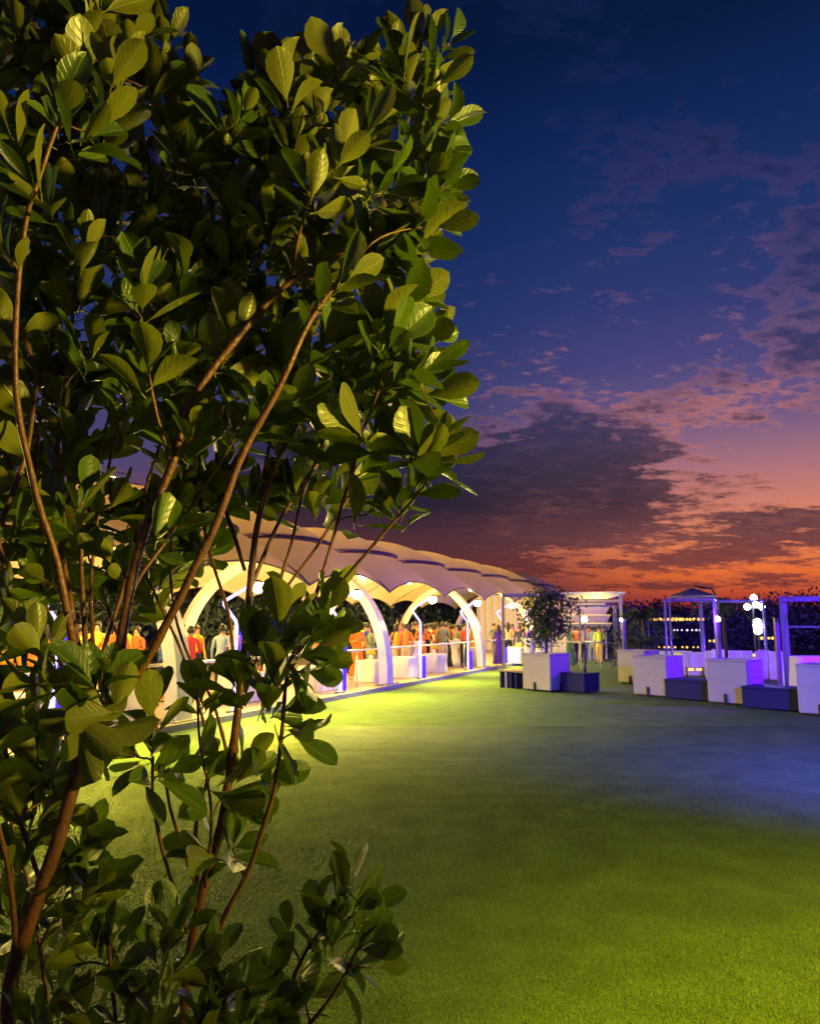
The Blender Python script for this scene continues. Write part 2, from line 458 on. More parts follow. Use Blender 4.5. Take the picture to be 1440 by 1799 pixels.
# ------------------------------------------------------------------ ground: artificial turf, terrain
def turf_material():
    ma = material('artificial_turf', (0.086, 0.146, 0.064), 0.8, spec=0.15, var=0.55, nscale=2.2, coords='World', bump=0.5, bscale=120)
    return ma
MT['turf'] = turf_material()
MT['blade'] = material('turf_fibre', (0.120, 0.200, 0.085), 0.5, spec=0.3, var=0.55, nscale=2.2, coords='World')
g = MB(); g.box((0, 300, -0.30), (1400, 1400, 0.4)); g.build('ground', MT['far_dark'], kind='structure')
g = MB(); g.grid(lambda u, v: (-22 + 50*u, -8 + 62*v, 0.0), 40, 40)
lawn = g.build('lawn', MT['turf'], kind='structure')

# turf fibres: one patch mesh scattered over the near lawn by geometry nodes
def fibre_patch():
    mb = MB(); rr = random.Random(3)
    S = 0.5
    for i in range(7600):
        x, y = rr.uniform(-S/2, S/2), rr.uniform(-S/2, S/2)
        a = rr.uniform(0, 2*pi); h = rr.uniform(0.006, 0.014); w = rr.uniform(0.0010, 0.0020); l = rr.uniform(0.005, 0.017)
        d = Vector((cos(a), sin(a), 0)); s_ = Vector((-sin(a), cos(a), 0)) * w
        a2 = a + rr.uniform(-1.6, 1.6); d2 = Vector((cos(a2), sin(a2), 0))
        p0 = Vector((x, y, -0.002)); p1 = p0 + d*l*0.4 + Vector((0, 0, h)); p2 = p1 + d2*l + Vector((0, 0, rr.uniform(-0.006, 0.003)))
        b = len(mb.v)
        mb.v += [p0 - s_, p0 + s_, p1 - s_, p1 + s_, p2]
        mb.face([b, b+1, b+3, b+2]); mb.face([b+2, b+3, b+4])
    return mb.mesh('turf_fibres', MT['blade'])
patch_me = fibre_patch()
def scatter_turf():
    pts = []; rots = []; scl = []
    rr = random.Random(5)
    y = 2.9
    while y < 14.0:
        half = y*0.62 + 0.5
        x = -half
        while x < half:
            pts.append((x, y, 0.001)); rots.append(rr.randrange(4)*pi/2); scl.append(1.0 if y < 6.5 else max(0.06, 1.0 - (y - 6.5)/6.5)); x += 0.5
        y += 0.5
    me = bpy.data.meshes.new('turf_points'); me.from_pydata(pts, [], [])
    at = me.attributes.new('turn', 'FLOAT', 'POINT'); at.data.foreach_set('value', rots)
    a3 = me.attributes.new('rise', 'FLOAT', 'POINT'); a3.data.foreach_set('value', scl)
    o = bpy.data.objects.new('turf_grass', me); COL.objects.link(o)
    ng = bpy.data.node_groups.new('turf_scatter', 'GeometryNodeTree')
    ng.interface.new_socket('Geometry', in_out='INPUT', socket_type='NodeSocketGeometry')
    ng.interface.new_socket('Geometry', in_out='OUTPUT', socket_type='NodeSocketGeometry')
    gi = ng.nodes.new('NodeGroupInput'); go = ng.nodes.new('NodeGroupOutput')
    ip = ng.nodes.new('GeometryNodeInstanceOnPoints')
    src = bpy.data.objects.new('turf_patch', patch_me)
    oi = ng.nodes.new('GeometryNodeObjectInfo'); oi.inputs[0].default_value = src
    at_ = ng.nodes.new('GeometryNodeInputNamedAttribute'); at_.data_type = 'FLOAT'; at_.inputs[0].default_value = 'turn'
    cb = ng.nodes.new('ShaderNodeCombineXYZ'); ng.links.new(at_.outputs[0], cb.inputs[2])
    as_ = ng.nodes.new('GeometryNodeInputNamedAttribute'); as_.data_type = 'FLOAT'; as_.inputs[0].default_value = 'rise'
    cs_ = ng.nodes.new('ShaderNodeCombineXYZ'); cs_.inputs[0].default_value = 1; cs_.inputs[1].default_value = 1; ng.links.new(as_.outputs[0], cs_.inputs[2]); ng.links.new(cs_.outputs[0], ip.inputs['Scale'])
    ng.links.new(gi.outputs[0], ip.inputs[0]); ng.links.new(oi.outputs['Geometry'], ip.inputs['Instance'])
    ng.links.new(cb.outputs[0], ip.inputs['Rotation']); ng.links.new(ip.outputs[0], go.inputs[0])
    md = o.modifiers.new('scatter', 'NODES'); md.node_group = ng
    tag(o, 'short curly artificial turf fibres covering the open lawn', 'grass', kind='stuff')
scatter_turf()

# ------------------------------------------------------------------ tent frame of reference
AX = Vector((0.400, 0.9165, 0)); NX = Vector((-0.9165, 0.400, 0))
O0 = G(607, 1226, 0.0)                 # a lamp post foot on the deck edge
def T(s, t, z=0.0):
    p = O0 + AX*s + NX*t
    return Vector((p.x, p.y, z))
AZT = atan2(AX.y, AX.x)
DZ = 0.13                               # deck height

# deck
mb = MB(); W = 9.0
mb.box(T(8, 5.55, DZ/2 - 0.012), (46, 11.0, DZ - 0.03), AZT)
mb.build('terrace_floor', MT['deck'], kind='structure')
mb = MB(); mb.box(T(8, -0.02, DZ/2 - 0.003), (46, 0.14, DZ), AZT, bevel=0.01)
mb.build('kerb', MT['kerb'], kind='structure')

# canopy
tent = tag(empty('tensile_canopy', T(0, 0, DZ), 0), 'long beige tensile canopy of scalloped vaults on white arched legs beside the lawn', 'canopy')
def tent_child(o):
    o.parent = tent; o.matrix_parent_inverse = tent.matrix_basis.inverted()
BAY = 4.4; S0 = None
# tips in the photograph: first clean one at px 671
tip = P(671, 1044, 22.0)
S0 = (tip - O0).dot(AX) ; S0 = S0 - 4*BAY - 0.5
NB = 10
TW = 8.2
def memb(s, t):
    k = (s - S0)/BAY
    if k > NB - 1: k = NB - 1 + (k - NB + 1)/1.35
    fr = abs(sin(pi*k))
    q = max(0.0, min(1.0, t/TW))
    z = 2.74 + 1.50*sin(pi*q)**0.80 + (0.40 + 0.30*sin(pi*q)) * fr**0.80
    return z
def mp(s, t, dz=0.0): return T(s, t - 0.12, memb(s, t) + dz)
for b in range(NB):
    s0 = S0 + b*BAY; BL = BAY if b < NB-1 else BAY*1.35; s1 = s0 + BL
    mb = MB(); mb.smooth = True
    qt = lambda u: 0.29 - 0.135*(1 - (2*u-1)**2)
    mb.grid(lambda u, v: mp(s0 + (s1-s0)*u, TW*qt(u)*v), 14, 14)
    o = mb.build('roof_panel', MT['membrane'], tent); tent_child(o)
    mb = MB(); mb.smooth = True
    mb.grid(lambda u, v: mp(s0 + (s1-s0)*u, TW*(1 - qt(u)*(1-v))), 14, 14)
    o = mb.build('roof_panel', MT['membrane'], tent); tent_child(o)
    # raised hood over the crown with a hanging crescent edge
    mb = MB(); mb.smooth = True
    def hood(u, v):
        sag = 0.135 * (1 - (2*u-1)**2)
        q = (0.26 - sag) + ((0.74 + sag) - (0.26 - sag))*v
        lift = 0.03 + 0.10*(1-(2*u-1)**2)
        return mp(s0 + BL*u, TW*q, lift)
    mb.grid(hood, 12, 22)
    o = mb.build('hood_panel', MT['membrane'], tent); tent_child(o)
    mb = MB(); mb.smooth = True
    for vv in (0.0, 1.0):
        mb = MB(); mb.smooth = True
        mb.tube([Vector(hood(i/14, vv)) + Vector((0,0,-0.04)) for i in range(15)], [0.02 + 0.045*sin(pi*i/14) for i in range(15)], 6)
        o = mb.build('hood_edge', MT['seam'], tent); tent_child(o)
    mb = MB(); mb.smooth = True
    mb.tube([mp(s1, TW*i/30, 0.02) for i in range(31)], 0.035, 6)
    o = mb.build('valley_cable', MT['seam'], tent); tent_child(o)
    for tt in (0.0, TW):
        mb = MB(); mb.smooth = True
        mb.tube([mp(s0 + BL*i/14, tt, 0.0) for i in range(15)], 0.022, 5)
        o = mb.build('hem', MT['seam'], tent); tent_child(o)
# arched legs every two bays
def arch(s):
    mb = MB(); mb.smooth = False
    cs = []
    n = 40
    c0 = TW/2 - 0.12
    for i in range(n+1):
        an = pi*i/n
        tt = c0 - (c0 - 0.18)*cos(an); zz = DZ + 3.78*sin(an)**0.8 if 0 < i < n else DZ
        nrm = Vector((-cos(an), 0, sin(an)))
        w = 0.30 - 0.09*sin(an)
        cs.append((tt, zz, w))
    b = len(mb.v)
    for i, (tt, zz, w) in enumerate(cs):
        j0, j1 = max(0, i-1), min(n, i+1)
        dt, dz_ = cs[j1][0]-cs[j0][0], cs[j1][1]-cs[j0][1]
        l = sqrt(dt*dt+dz_*dz_) or 1; nt_, nz_ = -dz_/l, dt/l
        th = 0.11
        for (ds, dn) in ((-w, -th), (w, -th), (w*0.72, th), (-w*0.72, th)):
            mb.v.append(T(s+ds, tt + nt_*dn, max(DZ, zz + nz_*dn)))
    for i in range(n):
        for k in range(4):
            mb.face([b+i*4+k, b+i*4+(k+1)%4, b+(i+1)*4+(k+1)%4, b+(i+1)*4+k])
    o = mb.build('arch_leg', MT['rib'], tent); tent_child(o)
    for tt in (cs[0][0], cs[-1][0]):
        mb = MB(); mb.box(T(s, tt, DZ + 0.012), (0.80, 0.42, 0.03), AZT, bevel=0.005)
        for a_ in (-0.33, 0.33):
            for b_ in (-0.15, 0.15): mb.tube([T(s + a_, tt + b_, DZ + 0.02), T(s + a_, tt + b_, DZ + 0.06)], 0.018, 6)
        o = mb.build('base_plate', MT['grey_metal'], tent); tent_child(o)
for k in range(0, NB+1, 2): arch(S0 + 0.5 + k*BAY)

# ------------------------------------------------------------------ lights
def point(name, loc, power, color, radius=0.08, parent=None, kind='POINT', **k):
    l = bpy.data.lights.new(name, kind); l.energy = power; l.color = color
    if kind == 'POINT' or kind == 'SPOT': l.shadow_soft_size = radius
    for a, v_ in k.items(): setattr(l, a, v_)
    o = bpy.data.objects.new(name, l); COL.objects.link(o); o.location = loc
    return o
def aim(o, target):
    d = Vector(target) - o.location
    o.rotation_euler = d.to_track_quat('-Z', 'Y').to_euler()

# bent LED lamp posts on the deck edge
def lamp_post():
    root = empty('bent_lamp_post')
    # local frame: +x = into the tent
    mb = MB(); mb.smooth = True
    pts = [(0,0,0.0), (0,0,1.70), (-0.02,0,1.80), (-0.26,0,2.12), (-0.27,0,2.17), (-0.22,0,2.22), (0.35,0,2.58)]
    mb.tube([(x, y, z) for x, y, z in pts[1:]], 0.034, 8); mb.build('bent_arm', MT['led_white'], root)
    mb = MB(); mb.smooth = True; mb.tube([(0,0,0.012), (0,0,1.70)], 0.038, 8); mb.build('pole', MT['led_white'], root)
    mb = MB(); mb.box((0.0,0.0,0.006), (0.30,0.30,0.012)); mb.build('base_plate', MT['dark_metal'], root)
    mb = MB(); mb.box((0.11,0,0.44), (0.08,0.20,0.84), bevel=0.01); mb.build('blue_light_box', MT['led_blue'], root)
    mb = MB(); mb.lathe((0.40,0,2.54), [(0.03,0.10),(0.10,0.06),(0.13,-0.02),(0.12,-0.03)], 12); mb.build('lamp_hood', MT['dark_metal'], root)
    mb = MB(); mb.smooth = True; mb.ball((0.40,0,2.50), 0.135, 12); mb.build('lamp_globe', MT['lamp_warm'], root)
    return root
post0 = lamp_post()
pos_names = ['second nearest', 'third', 'fourth', 'fifth']
post_s = [-13.2, -8.8, -4.4, 0.0, 5.3, 9.9, 14.6, 19.2]
post_lab = ['bent LED lamp post at the near end of the deck edge beyond the left leaves',
            'bent LED lamp post at the deck edge hidden behind the shrub leaves',
            'bent LED lamp post with blue glowing base seen through gaps in the shrub',
            'bent LED lamp post just left of the nearest clear white arch leg',
            'bent LED lamp post in the middle of the first clear canopy opening',
            'bent LED lamp post in front of the second clear white arch leg',
            'bent LED lamp post beside the tall blue frame post',
            'bent LED lamp post farthest along the deck, behind the flowering planter']
for i, s_ in enumerate(post_s):
    o = post0 if i == 0 else copy_tree(post0)
    o.location = T(s_, 0.16, DZ)
    # the arm points along the deck and inward, as in the photograph
    o.rotation_euler = (0, 0, radians(12))
    for c_ in o.children:
        if c_.name.startswith('blue_light_box'): c_.scale = (1.0, 1.0, 2.0 if i <= 3 else 0.8)
    tag(o, post_lab[i], 'lamp post', 'bent LED lamp posts along the deck edge')
    head = o.location + Vector((0.40*cos(radians(12)), 0.40*sin(radians(12)), 2.36))
    point('post_lamp_light', head, 260, (1.0, 0.70, 0.22), 0.12)
    lw = point('post_lawn_light', head + Vector((0, 0, -0.02)), (3000 if i < 4 else 2300) if i < 5 else 1500, (1.0, 0.80, 0.01), 0.12, kind='SPOT', spot_size=radians(118 if i < 5 else 92), spot_blend=1.0)
    aim(lw, T(s_, -1.7 if i < 5 else -0.7, 0))
    point('post_led_light', T(s_, -0.25, 0.55), 12, (0.10, 0.02, 1.0), 0.1)

# invented fill lamps, added to brighten the canopy underside: pendant bowls under the canopy crown
def pendant():
    root = empty('added_fill_lamp')
    mb = MB(); mb.tube([(0,0,0.12), (0,0,0.95)], 0.012, 5); mb.build('cord', MT['dark_metal'], root)
    mb = MB(); mb.smooth = True; mb.lathe((0,0,0), [(0.05,-0.12),(0.20,-0.05),(0.26,0.08),(0.22,0.10)], 14); mb.build('bowl', MT['lamp_warm'], root)
    return root
pd0 = pendant()
PDL = ['nearest the picture border at left', 'second from the left border', 'third from the left border', 'behind the thick shrub stems', 'behind the middle leaves', 'above the orange shirt', 'above the grey-green jacket', 'before the cream drape', 'farthest along the canopy']
for i in range(NB - 1):
    s_ = S0 + (i + 0.5)*BAY
    o = pd0 if i == 0 else copy_tree(pd0)
    zc = 3.70
    o.location = T(s_, TW*0.5, zc)
    tag(o, 'added glowing fill bowl under the canopy crown, ' + PDL[i], 'lamp', 'pendant bowls added in a row to brighten the canopy underside')
    point('added_fill_light', T(s_, TW*0.5, zc - 0.45), 760, (1.0, 0.74, 0.18), 0.3)

# ------------------------------------------------------------------ handrail along the deck
rail = tag(empty('deck_railing', T(0, 0, DZ)), 'slim pale metal handrail running along the lit deck edge', 'railing')
s_a, s_b = -14.0, 26.0
mb = MB(); mb.smooth = True
mb.tube([T(s_a + (s_b-s_a)*i/20, 0.42, 1.13) for i in range(21)], 0.028, 8)
o = mb.build('handrail', MT['rail']); o.parent = rail; o.matrix_parent_inverse = rail.matrix_basis.inverted()
ss = s_a
while ss <= s_b:
    mb = MB(); mb.smooth = True; mb.tube([T(ss, 0.42, DZ-0.005), T(ss, 0.42, 1.105)], 0.018, 6)
    o = mb.build('baluster', MT['rail']); o.parent = rail; o.matrix_parent_inverse = rail.matrix_basis.inverted()
    ss += 2.2

# ------------------------------------------------------------------ people
PALETTE = {
 'orange': (0.62, 0.17, 0.02), 'rust': (0.40, 0.09, 0.02), 'yellow': (0.72, 0.42, 0.03), 'navy': (0.012, 0.016, 0.05), 'black': (0.012, 0.012, 0.014),
 'green': (0.06, 0.14, 0.07), 'greygreen': (0.16, 0.19, 0.12), 'white': (0.62, 0.60, 0.55), 'blue': (0.04, 0.10, 0.30), 'red': (0.45, 0.03, 0.03),
 'cream': (0.55, 0.42, 0.26), 'violet': (0.10, 0.03, 0.34), 'paleblue': (0.28, 0.36, 0.48), 'pink': (0.6, 0.22, 0.22), 'lime': (0.30, 0.38, 0.03)}
CM = {k: material('fabric_' + k, v, 0.85, var=0.15, nscale=12) for k, v in PALETTE.items()}
def make_body(pose):
    J = {}; E = []; rad = {}
    def j(n, p, r, par=None):
        J[n] = (Vector(p), r)
        if par: E.append((par, n))
    la, ra = pose.get('la', 0.08), pose.get('ra', 0.08)
    j('pelvis', (0,0,0.96), (0.150,0.115))
    j('waist', (0,0.005,1.12), (0.130,0.100), 'pelvis'); j('chest', (0,0.01,1.32), (0.155,0.115), 'waist'); j('neckb', (0,0.0,1.45), (0.075,0.07), 'chest')
    j('neck', (0,-0.01,1.53), (0.052,0.055), 'neckb'); j('head', (0,-0.02,1.61), (0.075,0.088), 'neck'); j('crown', (0,-0.01,1.70), (0.062,0.075), 'head')
    j('nose', (0,-0.105,1.615), (0.014,0.014), 'head')
    for sd, nm, a in ((-1,'l',la), (1,'r',ra)):
        j(nm+'hip', (sd*0.095,0,0.88), (0.098,0.100), 'pelvis'); st = pose.get('stance', 0.10); fw = pose.get('step', 0.0)*sd
        j(nm+'knee', (sd*(st+0.01),-0.02+fw*0.5,0.50), (0.060,0.062), nm+'hip'); j(nm+'ank', (sd*st,0.02+fw,0.09), (0.040,0.042), nm+'knee')
        j(nm+'toe', (sd*(st+0.02),-0.13+fw,0.035), (0.035,0.032), nm+'ank')
        j(nm+'sh', (sd*0.185,0,1.42), (0.058,0.060), 'neckb')
        ax = pose.get(nm+'arm', 'down')
        if ax == 'down':   e, w, h = (sd*0.25,0.02,1.14), (sd*0.27,-0.05,0.90), (sd*0.265,-0.08,0.80)
        elif ax == 'bent': e, w, h = (sd*0.25,0.02,1.15), (sd*0.20,-0.22,1.16), (sd*0.17,-0.31,1.19)
        elif ax == 'fold': e, w, h = (sd*0.24,-0.03,1.16), (sd*0.06,-0.20,1.15), (-sd*0.03,-0.20,1.17)
        elif ax == 'up':   e, w, h = (sd*0.30,-0.10,1.50), (sd*0.24,-0.20,1.74), (sd*0.22,-0.22,1.84)
        else:              e, w, h = (sd*0.36,-0.02,1.22), (sd*0.16,-0.06,1.00), (sd*0.12,-0.05,0.97)
        j(nm+'el', e, (0.042,0.044), nm+'sh'); j(nm+'wr', w, (0.027,0.029), nm+'el'); j(nm+'ha', h, (0.034,0.024), nm+'wr')
        hv = (Vector(h) - Vector(w)).normalized()
        side = Vector((0, 1, 0)) if abs(hv.z) > 0.6 else Vector((0, 0, 1))
        j(nm+'th', Vector(h) + hv*0.005 - side*0.045, (0.012,0.012), nm+'ha')
        j(nm+'fa', Vector(h) + hv*0.085 + side*0.018, (0.012,0.012), nm+'ha'); j(nm+'fb', Vector(h) + hv*0.09 - side*0.014, (0.012,0.012), nm+'ha')
    names = list(J); me = bpy.data.meshes.new('body')
    me.from_pydata([J[n][0] for n in names], [(names.index(a), names.index(b)) for a, b in E], [])
    o = bpy.data.objects.new('tmp', me); COL.objects.link(o)
    sk = o.modifiers.new('s', 'SKIN'); sk.use_smooth_shade = True
    for i, n in enumerate(names):
        me.skin_vertices[0].data[i].radius = J[n][1]
    me.skin_vertices[0].data[0].use_root = True
    ss_ = o.modifiers.new('u', 'SUBSURF'); ss_.levels = 1
    dg = bpy.context.evaluated_depsgraph_get()
    ev = o.evaluated_get(dg); nm_ = bpy.data.meshes.new_from_object(ev)
    bpy.data.objects.remove(o)
    nm_.materials.clear()
    for q in (MT['skin'], CM['white'], CM['navy'], MT['hair']): nm_.materials.append(q)
    hands = [J['lha'][0], J['rha'][0]]
    for p in nm_.polygons:
        c = p.center; p.use_smooth = True
        if c.z > 1.50 and abs(c.x) < 0.13: k = 0
        elif min((c - h).length for h in hands) < 0.115: k = 0
        elif c.z < 0.10: k = 3
        elif c.z < 0.98 and abs(c.x) < 0.22: k = 2
        else: k = 1
        p.material_index = k
    return nm_
POSES = [dict(larm='down', rarm='down'), dict(larm='bent', rarm='down', step=0.06), dict(larm='fold', rarm='fold'),
         dict(larm='hip', rarm='bent', stance=0.13), dict(larm='down', rarm='up'), dict(larm='bent', rarm='bent', step=0.1)]
BODIES = [make_body(p) for p in POSES]
def hair_mesh(long):
    mb = MB(); mb.smooth = True
    def f(u, v):
        an = 2*pi*u; ph = v*pi*0.62
        r1 = 1.0
        z = 1.655 + 0.125*cos(ph); rx, ry = 0.092*sin(ph)*r1, 0.112*sin(ph)*r1
        x, y = rx*sin(an), -ry*cos(an) + 0.005
        front = max(0, -y/0.11)
        if v > 0.55: z += 0.09*front*(v-0.55)/0.45
        if long and y > -0.02: z -= (0.30 if v > 0.75 else 0.0)*max(0, (v-0.75)/0.25)
        return (x, y, z)
    mb.grid(f, 14, 10)
    return mb.mesh('hair', MT['hair'])
HAIR = [hair_mesh(False), hair_mesh(True)]
def skirt_mesh():
    mb = MB(); mb.smooth = True
    n = 20; b = len(mb.v)
    prof = [(0.165,1.08),(0.175,0.95),(0.20,0.75),(0.235,0.45),(0.27,0.20),(0.30,0.06)]
    for r_, z in prof:
        for k in range(n):
            an = 2*pi*k/n; rr_ = r_*(1 + 0.07*sin(6*an)*(1.1-z))
            mb.v.append(Vector((rr_*cos(an), rr_*0.85*sin(an), z)))
    for i in range(len(prof)-1):
        for k in range(n): mb.face([b+i*n+k, b+(i+1)*n+k, b+(i+1)*n+(k+1)%n, b+i*n+(k+1)%n])
    return mb.mesh('skirt', CM['white'])
SKIRT = skirt_mesh()
used_labels = {}
def person(x, y, z, rz, pose, top, bottom, label, skirt=None, hair=0, scale=1.0, group='guests standing at the party under and beside the canopy'):
    r = empty('person', (x, y, z), rz); r.scale = (scale,)*3
    b = link_mesh('body', BODIES[pose], r)
    b.material_slots[1].link = 'OBJECT'; b.material_slots[1].material = CM[top]
    b.material_slots[2].link = 'OBJECT'; b.material_slots[2].material = CM[bottom]
    link_mesh('hair', HAIR[hair], r)
    if skirt:
        s_ = link_mesh('skirt', SKIRT, r); s_.material_slots[0].link = 'OBJECT'; s_.material_slots[0].material = CM[skirt]
    tag(r, label, 'person', group)
    return r
def pxx(px, Y): return (px - 720)/F_PX*0.985*Y
def pp(px, Y, rz, pose, top, bottom, label, **k):
    k_ = (px - 720)/F_PX*0.985
    if px < 872:
        t0_ = (Vector((k_*Y, Y, 0)) - O0).dot(NX)
        t1_ = min(max(t0_, 0.9 + 1.6*R.random()), 7.0)
        if t1_ != t0_: Y = (t1_ + O0.dot(NX))/(k_*NX.x + NX.y)
    x = k_*Y; t_ = (Vector((x, Y, 0)) - O0).dot(NX)
    z = DZ - 0.027 if t_ > 0.1 and (Vector((x, Y, 0)) - O0).dot(AX) < 30 else 0.001
    return person(x, Y, z, rz, pose, top, bottom, label, **k)
D = radians
people = [
 (628, 24.5, 20, 1, 'orange', 'orange', 'woman in an orange sari facing the lawn left of the nearest clear arch leg', dict(skirt='orange', hair=1)),
 (612, 26.0, 90, 2, 'navy', 'navy', 'person in navy standing behind the woman in orange sari', {}),
 (652, 25.5, -60, 3, 'greygreen', 'greygreen', 'person in a grey-green top close to the nearest clear arch leg', dict(hair=1, skirt='greygreen')),
 (641, 28.5, 160, 0, 'yellow', 'cream', 'person in yellow farther back between the orange sari and the arch leg', {}),
 (696, 25.0, 100, 4, 'yellow', 'cream', 'person in a yellow top leaning right of the nearest clear arch leg', dict(skirt='cream', hair=1)),
 (713, 24.6, 185, 0, 'orange', 'cream', 'person seen from behind in an orange shirt under the canopy', {}),
 (726, 26.3, 10, 2, 'black', 'black', 'man in a black suit in front of the dark far opening', {}),
 (748, 25.2, 200, 1, 'navy', 'navy', 'man in a navy suit right behind the bent lamp post', {}),
 (757, 27.0, 170, 0, 'greygreen', 'navy', 'person in a grey-green shirt with the back turned to the lawn', {}),
 (768, 28.6, 20, 3, 'orange', 'rust', 'woman in rust orange behind the grey-green shirts', dict(hair=1, skirt='rust')),
 (778, 25.8, 185, 1, 'greygreen', 'cream', 'man in a grey-green jacket and cream trousers seen from behind', {}),
 (791, 25.3, 200, 5, 'white', 'cream', 'woman in a white shawl over green beside the grey-green jacket', dict(skirt='green', hair=1)),
 (800, 28.8, 10, 2, 'pink', 'rust', 'person in pink between the white shawl and navy sari', {}),
 (809, 25.6, 165, 0, 'navy', 'navy', 'woman in a long navy blue sari left of the lamp post', dict(skirt='navy', hair=1)),
 (828, 27.6, 120, 3, 'yellow', 'orange', 'person in yellow just left of the second clear arch leg', dict(hair=1, skirt='yellow')),
 (735, 29.5, 0, 5, 'yellow', 'rust', 'guest in yellow far back in the middle of the first clear opening', {}),
 (786, 30.5, 30, 0, 'orange', 'orange', 'guest in orange at the far side of the tent', {}),
 (704, 29.5, 50, 2, 'red', 'navy', 'guest in red far behind the yellow top', {}),
 (819, 31.0, -20, 0, 'orange', 'navy', 'guest in orange farthest back left of the second clear arch leg', dict(hair=1)),
 (868, 32.5, 20, 5, 'greygreen', 'greygreen', 'person in grey just right of the second clear arch leg', {}),
 (876, 32.0, 200, 0, 'violet', 'violet', 'woman in violet beside the tall blue frame post', dict(skirt='violet', hair=1)),
 (893, 34.5, 160, 2, 'cream', 'navy', 'person in a cream top in front of the cream drape', dict(hair=1)),
 (913, 33.5, 180, 1, 'navy', 'cream', 'man in a navy jacket and cream trousers before the cream drape', {}),
 (928, 33.0, 180, 0, 'violet', 'white', 'person in a violet top left of the flowering shrub', {}),
 (942, 34.2, 150, 3, 'white', 'cream', 'person in white partly behind the flowering shrub', dict(hair=1)),
 (1001, 33.4, 90, 0, 'green', 'green', 'tall person in a dark green dress right of the flowering shrub', dict(skirt='green', hair=1)),
 (1010, 33.6, 200, 5, 'orange', 'navy', 'person in an orange top and navy trousers behind the pale rail', {}),
 (1024, 35.2, 40, 2, 'cream', 'black', 'person in a cream top below the warm globe lamp', dict(hair=1)),
 (1040, 35.0, 160, 0, 'paleblue', 'paleblue', 'person in pale blue behind the pale rail', {}),
 (1052, 34.4, 180, 1, 'lime', 'yellow', 'person in a lime green top behind the pale rail', {}),
 (1034, 38.0, 0, 3, 'rust', 'black', 'person in rust red farther back behind the pale rail', {}),
 (300, 17.5, 40, 1, 'orange', 'rust', 'woman in orange seen through the shrub beside the near arch leg', dict(skirt='orange', hair=1)),
 (318, 18.5, 120, 0, 'yellow', 'yellow', 'woman in yellow seen through the lower shrub stems', dict(skirt='yellow', hair=1)),
 (334, 16.8, 200, 2, 'red', 'navy', 'person in red and navy seen through the lower shrub stems', {}),
 (292, 16.2, 180, 5, 'blue', 'navy', 'person in a blue shirt between the thick shrub stems', {}),
 (390, 18.5, 170, 0, 'paleblue', 'navy', 'person in a pale blue shirt left of the blue lamp base behind leaves', {}),
 (204, 16.0, 20, 3, 'orange', 'orange', 'woman in orange left of the near arch leg behind stems', dict(skirt='orange', hair=1)),
 (215, 19.0, 0, 0, 'yellow', 'cream', 'guest in yellow far back left of the near arch leg', {}),
 (140, 17.0, 100, 2, 'lime', 'green', 'person in lime green behind the left shrub stems', {}),
 (90, 15.0, 150, 1, 'orange', 'cream', 'person in orange at the far left behind leaves', dict(hair=1)),
 (15, 14.0, 60, 0, 'yellow', 'orange', 'person in yellow and orange at the left picture border', dict(skirt='orange', hair=1)),
 (470, 21.0, 30, 1, 'cream', 'rust', 'person in cream behind the dark leaves in the middle', dict(skirt='rust')),
 (560, 23.5, -30, 3, 'orange', 'navy', 'person in orange behind the leafy branch right of the middle', {}),
]
extra = [
 (618,27,'rust','at the far side left of the nearest clear arch leg'),(632,30,'white','behind the orange sari'),(645,27,'blue','between the orange sari and the nearest arch leg'),
 (700,27,'pink','just right of the nearest clear arch leg'),(708,32,'greygreen','far behind the orange shirt'),(719,28,'cream','between the orange shirt and the black suit'),
 (730,31.5,'rust','far behind the black suit'),(741,28,'orange','left of the lamp post in the first clear opening'),(752,31,'yellow','far behind the lamp post in the first opening'),
 (763,30.5,'white','far behind the grey-green shirt'),(772,32,'cream','far behind the rust orange dress'),(783,28.0,'black','behind the grey-green jacket'),
 (795,32,'yellow','far behind the white shawl'),(804,30.5,'greygreen','far behind the pink top'),(814,29.5,'rust','behind the navy sari'),
 (823,33,'cream','far left of the second clear arch leg'),(885,36,'rust','before the middle of the cream drape'),(900,37,'orange','before the cream drape left of the navy jacket'),
 (920,36.5,'black','between the navy jacket and the violet top'),(950,36.5,'pink','behind the flowering shrub near the drape'),(240,19,'rust','seen between the thick shrub stems'),
 (170,18,'yellow','behind the left stems near the white table'),(120,19,'pink','far back behind the left stems'),(60,17,'orange','far back at the left border'),
 (345,20,'yellow','far back right of the thick stems'),(410,22,'orange','far back left of the blue lamp base'),(500,24,'greygreen','far back behind the middle leaves'),
 (1016,36.5,'yellow','behind the rail left of the globe lamp'),(1060,36.5,'navy','behind the right end of the pale rail'),(1046,38,'white','far back behind the pale rail')]
CN = {'greygreen': 'grey-green'}
for q_, (px_, Y_, c_, w_) in enumerate(extra):
    people.append((px_, Y_, R.uniform(0, 360), q_ % 6, c_, ('navy', 'cream', 'black', c_)[q_ % 4], 'guest in ' + CN.get(c_, c_) + ' ' + w_, dict(hair=q_ % 2, skirt=(c_ if q_ % 5 == 1 else None))))
for (px, Y, rz, pose, a, b_, lab, k) in people:
    pp(px, Y, D(rz), pose, a, b_, lab, scale=R.uniform(0.95, 1.03), **k)

